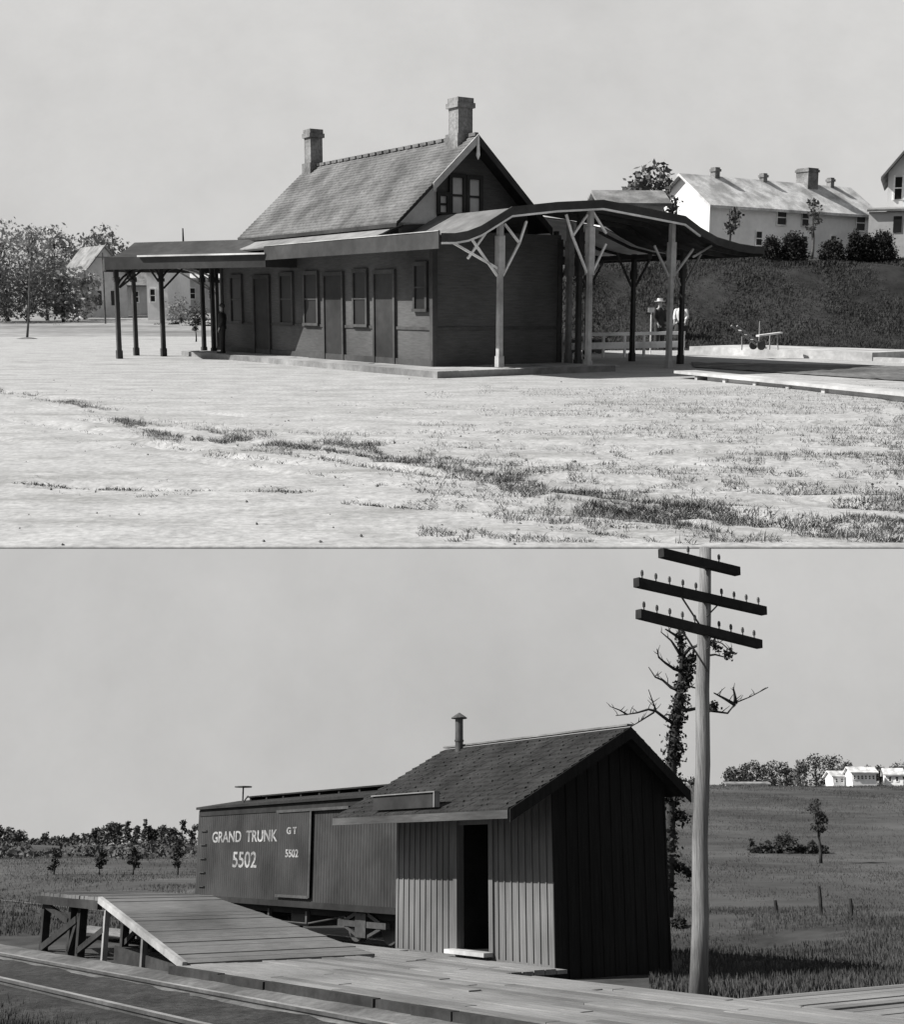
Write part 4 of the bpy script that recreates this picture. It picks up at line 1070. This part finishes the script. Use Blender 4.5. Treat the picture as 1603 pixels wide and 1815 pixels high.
# pale platform edges by the tracks on the right
def edge(p, q, w_, h_, label, m):
    d = q - p; t = MB(); L2 = d.length; t.box(0, L2, 0, w_, -.2, h_)
    return solo(t, 'platform_edge', m, TERR, tuple(p), label, 'platform edge', None, math.atan2(d.y, d.x))
edge(gU(1222, 627), gU(1546, 640), 3.0, .24, 'long pale timber platform edge at the foot of the dark bank', trim_pale)
edge(gU(1548, 641), gU(1720, 648), .3, .12, 'thin pale kerb continuing right at the foot of the bank', trim_pale)
p, q = gU(1195, 657, .16), gU(1640, 700, .16)
d = q - p
t = MB(); t.box(0, d.length, 0, .55, .10, .16); t.box(1.2, d.length, .12, .22, -.1, .1)
for i in range(5): t.box(.8 + i*1.1, .9 + i*1.1, .05, .5, -.1, .1)
solo(t, 'board_walk', mat('walk_boards', 0.42, .2, 5, .85, .3), TERR, (p.x, p.y, 0), 'narrow pale boardwalk raised on dark blocks crossing to the right', 'boardwalk', None, math.atan2(d.y, d.x))
mb = MB(); rows = []                                     # dark track bed between the two platforms
for i in range(30):
    x = i / 29
    a0 = gU(1225 + 420*x, 643 + 8*x); a1 = gU(1230 + 410*x, 652 + 27*x)
    rows.append([tuple(a0.lerp(a1, k/4) + Vector((0, 0, .02 + .03*mn.noise(Vector((i*.8, k, 0)))))) for k in range(5)])
mb.sheet(rows); tag(mb.build('track_bed', mat('track_bed_weeds', 0.11, .5, 5, .95, .6, dist=.05), None, True, TERR, (0, 0, 0)), kind='structure')

# ---- bank shrubs, hedge, houses on the right
for i, (px, top, w_, lab) in enumerate(((1366, 419, 32, 'leftmost clipped round bush below the white house'), (1405, 411, 46, 'tall clipped bush, second from the left below the white house'), (1475, 424, 44, 'broad rounded bush in the middle of the clipped row'), (1514, 409, 26, 'narrow upright bush, third from the right of the clipped row'), (1534, 414, 26, 'small bush between two taller clipped bushes'), (1562, 408, 44, 'large clipped bush before the porch on the right'))):
    d = 53.5; p = dU(px, 470, d); p.z = uz(p.x, p.y) - .1; h = dU(px, top, d).z - p.z; ww = w_ / F * d / 2
    t = thing('clipped_bush', TERR, tuple(p), 0, lab, 'bush', 'clipped bushes along the top of the bank')
    mb = MB(); bl = [((0, 0, h*.45), (ww, ww, h*.42)), ((0, 0, h*.7), (ww*.8, ww*.8, h*.3)), ((ww*.2, 0, h*.25), (ww, ww, h*.25))]
    mb.leaves(blob_points(bl, 6500), .038); mb.build('foliage', hedge_m, t)
    mb = MB(); mb.tube([(0, 0, -.2), (0, 0, h*.6)], [.06, .03], 6); mb.build('stem', bark_dark, t)
p = dU(1256, 455, 75); p.z = uz(p.x, p.y)
hw = dU(1260, 362, 75).z - p.z
def tw(px): 
    t_ = (px - CX) / F; return (t_ * p.y - p.x) / (.817 - t_ * .576)
wins = [(tw(c) - w_/2, z, w_, h_) for c, z, w_, h_ in ((1290, hw - 1.15, .75, .85), (1371, hw - .95, .8, .85), (1412, hw - .95, .6, .85), (1333, hw - 2.25, .5, .8), (1462, hw - 2.25, .5, .75), (1412, hw - 2.3, .5, .7), (1540, hw - 1.05, .7, .9), (1508, hw - 1.05, .85, .95))]
small_house(TERR, p, 15.6, 4.6, hw, 1.75, R(35.2), 'long white house with pale roof and dark windows above the bank', house_white, roof_pale, 5, wins, chim=((2.6, .4, .7), (7.0, .35, .6), (10.9, 1.0, 1.15), (13.6, .35, .7)))
nrm = Vector((-.35, -.937, 0)); rzz = math.atan2(nrm.y, nrm.x)
c = dU(1568, 445, 66); c.z = uz(c.x, c.y); wid = 6.0
o_ = c - nrm * wid; o_.z = c.z
h2 = dU(1568, 306, 66).z - c.z
hs = small_house(TERR, o_, wid, 5.2, h2, 3.2, rzz, 'tall white gabled house cut by the right edge of the picture', house_white, roof_grey, 1, [])
for y, z0 in ((.35, h2 - 1.35), (.85, h2 - 1.35), (2.6, h2 - 1.0)):
    mb = MB(); mb.box(wid + .001, wid + .03, y, y + .34, z0, z0 + 1.1); f = mb.build('window', win_dark, hs)
    mb = MB(); mb.box(wid + .001, wid + .06, y - .08, y, z0 - .05, z0 + 1.2); mb.box(wid + .001, wid + .06, y + .34, y + .42, z0 - .05, z0 + 1.2); mb.box(wid + .031, wid + .06, y, y + .34, z0 + .52, z0 + .58); mb.build('frame', trim_white, f)
mb = MB(); mb.hexa([(wid + .02, -.9, h2 - 1.9), (wid + 1.5, -.9, h2 - 2.05), (wid + 1.5, 6, h2 - 2.05), (wid + .02, 6, h2 - 1.9)], [(wid + .02, -.9, h2 - 1.75), (wid + 1.5, -.9, h2 - 1.95), (wid + 1.5, 6, h2 - 1.95), (wid + .02, 6, h2 - 1.75)])
pr = mb.build('porch_roof', roof_grey, hs)
mb = MB(); mb.box(wid + .05, wid + 1.35, -.8, 5.9, -.5, h2 - 2.06); mb.build('porch', house_grey, hs)
mb = MB(); mb.box(wid + 1.351, wid + 1.38, .4, .8, h2 - 3.1, h2 - 2.3); mb.build('porch_window', win_dark, hs)
# tree and roof behind the canopy
p = dU(1140, 440, 72); p.z = 2.5
tree(TERR, tuple(p), dU(1140, 296, 72).z - p.z, 4.3, 'bushy tree rising behind the station canopy', None, leaf_mid, bark_m, 1700, .16, .1, nb=14, seed=77)
p = dU(1068, 440, 66); p.z = 2.6
small_house(TERR, p, 3.2, 3, dU(1068, 362, 66).z - 2.6, .65, R(5), 'low house with a grey roof just showing over the canopy beside a tree', house_white, roof_grey, 2)
p = dU(1440, 440, 70); p.z = uz(p.x, p.y)
tree(TERR, tuple(p), dU(1440, 352, 70).z - p.z, 1.3, 'thin young tree in front of the long white house', None, leaf_mid, bark_m, 260, .09, .45, nb=6, seed=5)
p = dU(1293, 440, 71); p.z = uz(p.x, p.y)
tree(TERR, tuple(p), dU(1293, 362, 71).z - p.z, 1.4, 'small leafy tree against the left end of the long white house', None, leaf_mid, bark_m, 300, .09, .4, nb=6, seed=6)

# ---- left side: trees, houses, sapling
leaf_grey = mat('leaf_grey', 0.26, .45, 1.0, .85); leaf_row = mat('leaf_row', 0.21, .5, 1.0, .85)  # leaf_grey is lightened too, with far haze put into the colour
TL = ((-22, 452, 74, 88), (14, 446, 78, 92), (50, 455, 74, 90), (84, 452, 70, 94), (112, 480, 46, 90))
dd = ('dark round tree cut by the left edge of the picture', 'dark broad tree behind the sapling, second from the left edge', 'low dark tree right behind the sapling stem', 'dark tree right of the sapling, beside a pale tree', 'small grey tree at the right end of the dark row')
for i, (px, top, w_, d) in enumerate(TL):
    p = dU(px, 560, d); p.z = uz(p.x, p.y) - .1
    tree(TERR, tuple(p), dU(px, top, d).z - p.z, w_ / F * d * 1.4, dd[i], 'dark trees on the left', leaf_row, bark_m, 1900, .11, .02, nb=18, seed=200 + i)
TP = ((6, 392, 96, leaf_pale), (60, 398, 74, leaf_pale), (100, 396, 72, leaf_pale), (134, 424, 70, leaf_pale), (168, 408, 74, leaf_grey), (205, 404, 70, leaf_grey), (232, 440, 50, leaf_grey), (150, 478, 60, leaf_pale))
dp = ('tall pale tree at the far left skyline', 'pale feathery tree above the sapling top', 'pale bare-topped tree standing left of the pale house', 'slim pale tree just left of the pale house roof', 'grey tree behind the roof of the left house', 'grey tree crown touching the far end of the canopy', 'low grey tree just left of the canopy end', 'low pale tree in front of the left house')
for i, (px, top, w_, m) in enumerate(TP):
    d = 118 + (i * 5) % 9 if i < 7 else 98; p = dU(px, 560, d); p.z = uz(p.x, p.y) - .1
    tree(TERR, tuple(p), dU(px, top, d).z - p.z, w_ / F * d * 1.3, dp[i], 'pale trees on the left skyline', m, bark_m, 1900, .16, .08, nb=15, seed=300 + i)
p = gU(48, 601); t = thing('sapling', TERR, tuple(p), 0, 'thin staked young tree standing alone in the pale yard', 'tree')
mb = MB(); D_s = p.y
pth = [dU(x, y, D_s) for x, y in ((48, 602), (51, 560), (52, 520), (53, 480), (57, 440), (56, 415), (52, 398))]
mb.tube([v - p for v in pth], [.06, .05, .045, .04, .03, .02, .01], 8)
for x0, y0, x1, y1 in ((53, 478, 40, 440), (54, 460, 70, 425), (56, 440, 46, 412), (57, 430, 68, 405), (53, 490, 66, 462)): mb.tube([dU(x0, y0, D_s) - p, dU((x0+x1)/2 + 1, (y0+y1)/2 + 3, D_s + .1) - p, dU(x1, y1, D_s + .2) - p], [.02, .014, .006], 5)
mb.build('trunk', bark_m, t, True)
mb = MB(); bl = [(tuple(dU(x, y, D_s) - p), (r*.0145*1.2,)*3) for x, y, r in ((55, 410, 14), (42, 430, 12), (68, 420, 12), (60, 440, 12), (50, 455, 10), (66, 455, 8))]
mb.leaves(blob_points(bl, 340), .055); mb.build('crown', leaf_pale, t)
mb = MB(); rows = []
for k in range(7): rows.append([(.5*k/6*math.cos(j*.5236)*(1 + .2*math.sin(j*2.3)), .5*k/6*math.sin(j*.5236), .10*(1 - (k/6)**2) - .02) for j in range(13)])
mb.sheet(rows); mb.build('earth_mound', mat('earth', .12, .4, 6, .95, .6), t, True)
def pale_house(px0, px1, d, eave_y, hr, rz, label, m, rm, **k):
    p = dU(px0, 560, d); p.z = uz(p.x, p.y); q = dU(px1, 560, d)
    return small_house(TERR, p, abs(q.x - p.x) / math.cos(rz), 5, dU(px0, eave_y, d).z - p.z, hr, rz, label, m, rm, 2, **k)
nr = Vector((.55, -.835, 0)); c = dU(152, 560, 104); c.z = uz(c.x, c.y); o_ = c - nr*6; o_.z = c.z
hh = small_house(TERR, o_, 6, 3.6, dU(152, 486, 104).z - c.z, 2.2, math.atan2(nr.y, nr.x), 'pale gabled house among the trees left of the canopy', house_grey, roof_grey, 1, [])
for y, z0 in ((.7, 1.0), (2.2, 1.0)): mb = MB(); mb.box(6.001, 6.04, y, y + .7, z0, z0 + 1.2); mb.build('window', win_dark, hh)
pale_house(226, 262, 112, 505, 1.6, R(10), 'pale house seen between the first two canopy posts', house_grey, roof_grey, wins=[(.5, 1.2, .5, .9)])
pale_house(262, 300, 96, 478, 1.5, R(-8), 'tall pale house seen behind the middle canopy post', house_white, roof_pale, wins=[(.3, 1.4, .35, .9)])
pale_house(318, 400, 125, 492, 1.8, R(5), 'wide pale house at the far end under the canopy arch', house_grey, roof_pale, wins=[(1.0, 1.4, .6, 1.0), (3.0, 1.4, .6, 1.0)])
mb = MB(); p = gU(187.5, 582); h = dU(187.5, 448, p.y).z; mb.tube([(0, 0, -.1), (.0, 0, h)], [.06, .045], 8); mb.bar((-.5, 0, h - .3), (.5, 0, h - .3), .06)
solo(mb, 'thin_pole', bark_m, TERR, tuple(p), 'thin dark pole standing left of the canopy end', 'pole')
for i, (px, py, w_, h_, lab, m) in enumerate(((322, 581, 62, 62, 'large pale rounded shrub under the canopy arch', leaf_pale), (352, 584, 64, 48, 'grey shrub spreading right of the pale rounded shrub', leaf_mid), (282, 583, 26, 11, 'low dark shrub just left of the middle canopy post', leaf_dark), (305, 583, 26, 13, 'low dark shrub just right of the middle canopy post', leaf_dark), (252, 583, 20, 7, 'flat low weed clump between the first two canopy posts', leaf_dark), (372, 585, 22, 12, 'low dark shrub near the station corner', leaf_dark), (100, 583, 46, 8, 'flat dark weed clump in the yard right of the sapling', leaf_dark))):
    p = gU(px, py); h = h_ / F * p.y; ww = w_ / F * p.y / 2
    t = thing('shrub', TERR, tuple(p), 0, lab, 'shrub')
    mb = MB(); bl = [((random.uniform(-.6, .6)*ww, random.uniform(-.3, .3)*ww, h*random.uniform(.25, .6)), (ww*.45, ww*.45, h*.38)) for _ in range(8)]
    mb.leaves(blob_points(bl, 700), .07 if h > 1 else .045); mb.build('foliage', m, t)
    mb = MB(); mb.tube([(0, 0, -.05), (0, 0, h*.4)], [.05*h, .02*h], 6); mb.build('stem', bark_dark, t)
p = gU(348, 606); tree(TERR, tuple(p), 41 / F * p.y, 22 / F * p.y, 'tiny round-headed tree in the yard seen under the canopy arch', None, leaf_dark, bark_dark, 500, .03, .45, nb=6, seed=9)

mb = MB()
for i in range(240):
    px = random.uniform(-10, 1620); py = 672 + 295 * random.random() ** 1.2
    if random.random() > .35 + .65 * (px / 1600): continue
    p = gU(px, py); r = random.uniform(.006, .02); c = Vector((p.x, p.y, uz(p.x, p.y) + r*.3)); k = len(mb.v)
    for (x, y, z) in ((1, 0, 0), (-1, 0, 0), (0, 1, 0), (0, -1, 0), (0, 0, .8), (0, 0, -.8)): mb.pts([c + Vector((x, y, z)) * r * random.uniform(.6, 1.3)])
    mb.f += [(k+a, k+b, k+e) for a, b, e in ((0, 2, 4), (2, 1, 4), (1, 3, 4), (3, 0, 4), (2, 0, 5), (1, 2, 5), (3, 1, 5), (0, 3, 5))]
tag(mb.build('gravel', mat('clods', 0.14, .4, 9, .95), None, False, TERR, (0, 0, 0)), 'loose stones and clods scattered over the yard', 'gravel', None, 'stuff')

# ---- weeds and straw of the station yard (uncountable)
BAND = [(-10, 690, 8), (120, 714, 10), (280, 765, 16), (450, 786, 22), (640, 797, 28), (800, 832, 32), (960, 862, 36), (1100, 897, 34), (1300, 925, 34), (1480, 950, 30), (1640, 975, 30)]
def band_y(px):
    for (x0, y0, w0), (x1, y1, w1) in zip(BAND[:-1], BAND[1:]):
        if px <= x1: t = (px - x0) / (x1 - x0); return y0 + (y1 - y0)*t, w0 + (w1 - w0)*t
    return BAND[-1][1:]
def reg_band():
    px = random.uniform(-10, 1640) if random.random() < .5 else random.uniform(200, 1300); y, w_ = band_y(px); py = y + random.gauss(0, .45) * w_
    v = mn.noise(Vector((px*.012 - py*.01, py*.07, 3))) + .5*mn.noise(Vector((px*.05, py*.2, 5)))
    if v < -.10 or py > 961: return None
    p = gU(px, py); return p.x, p.y, .45 + .45 * random.random()
def reg_field():
    px = 1640 - 900 * random.random() ** 1.35; py = random.uniform(684, 961)
    v = mn.noise(Vector((px*.0035 - py*.008, py*.045, 9))) + .5 * mn.noise(Vector((px*.025, py*.11, 1))) + (px - 1250) / 2600
    if 688 < py < 752: v += .22 * sstep(860, 1000, px)
    if v < .06: return None
    if py < 690 and px < 800: return None
    p = gU(px, py); return p.x, p.y, .35 + .5 * random.random()
weed_m = mat('weed_blade', .06, .5, 3, .85); straw_b = mat('straw_blade', .42, .3, 3, .85)
blades(reg_band, 46000, .02, .09, .0038, 'weeds', weed_m, uz, TERR, 'dark weeds growing along the edge of the pale yard road', 1.6)
blades(reg_band, 14000, .02, .11, .003, 'dry_grass', straw_b, uz, TERR, 'dry straw coloured grass along the edge of the yard road', 1.8)
blades(reg_field, 90000, .015, .075, .0045, 'weeds', weed_m, uz, TERR, 'trampled weeds scattered over the right of the yard', 1.6)
blades(reg_field, 24000, .02, .09, .003, 'dry_grass', straw_b, uz, TERR, 'dry grass scattered over the right of the yard', 1.8)
def reg_bank():
    px = random.uniform(985, 1660); d = random.uniform(43.8, 57); x = (px - CX) / F * d
    return x, d, .6 + .8 * abs(mn.noise(Vector((x*.3, d*.4, 8))))
blades(reg_bank, 56000, .08, .22, .018, 'grass', mat('bank_blade', .045, .5, 1.5, .85), uz, TERR, 'dark rough grass covering the steep bank on the right', .9)
def reg_rut():
    px = 1640 * random.random(); py = 672 + 290 * random.random(); p = gU(px, py)
    if py > 961: return None
    r = rut(p.x, p.y)
    if r < .12 or r + .8*mn.noise(Vector((p.x*2.2, p.y*2.2, 4))) + .5*mn.noise(Vector((p.x*7, p.y*7, 1))) < random.uniform(.25, .75): return None
    return p.x, p.y, .4 + .5 * random.random()
blades(reg_rut, 230000, .012, .05, .0048, 'weeds', mat('rut_weed', .055, .5, 3, .85), uz, TERR, 'dark matted weeds lying along the wheel ruts of the yard', 2.4)
blades(reg_rut, 60000, .012, .06, .003, 'dry_grass', straw_b, uz, TERR, 'pale straw lying along the wheel ruts of the yard', 2.6)
def reg_hill():
    d = 36 + 150 * random.random() ** 1.5; px = random.uniform(1140, 1660); x = (px - CX) / F * d
    v = mn.noise(Vector((x*.16, d*.05, 3))) + .6*mn.noise(Vector((x*.7, d*.25, 1)))
    if v < random.uniform(-.45, .35): return None
    return x, d, (.35 + d/130)
blades(reg_hill, 60000, .05, .16, .014, 'grass', blade_L, yard_z, I4, 'short meadow grass across the hillside field', .8)
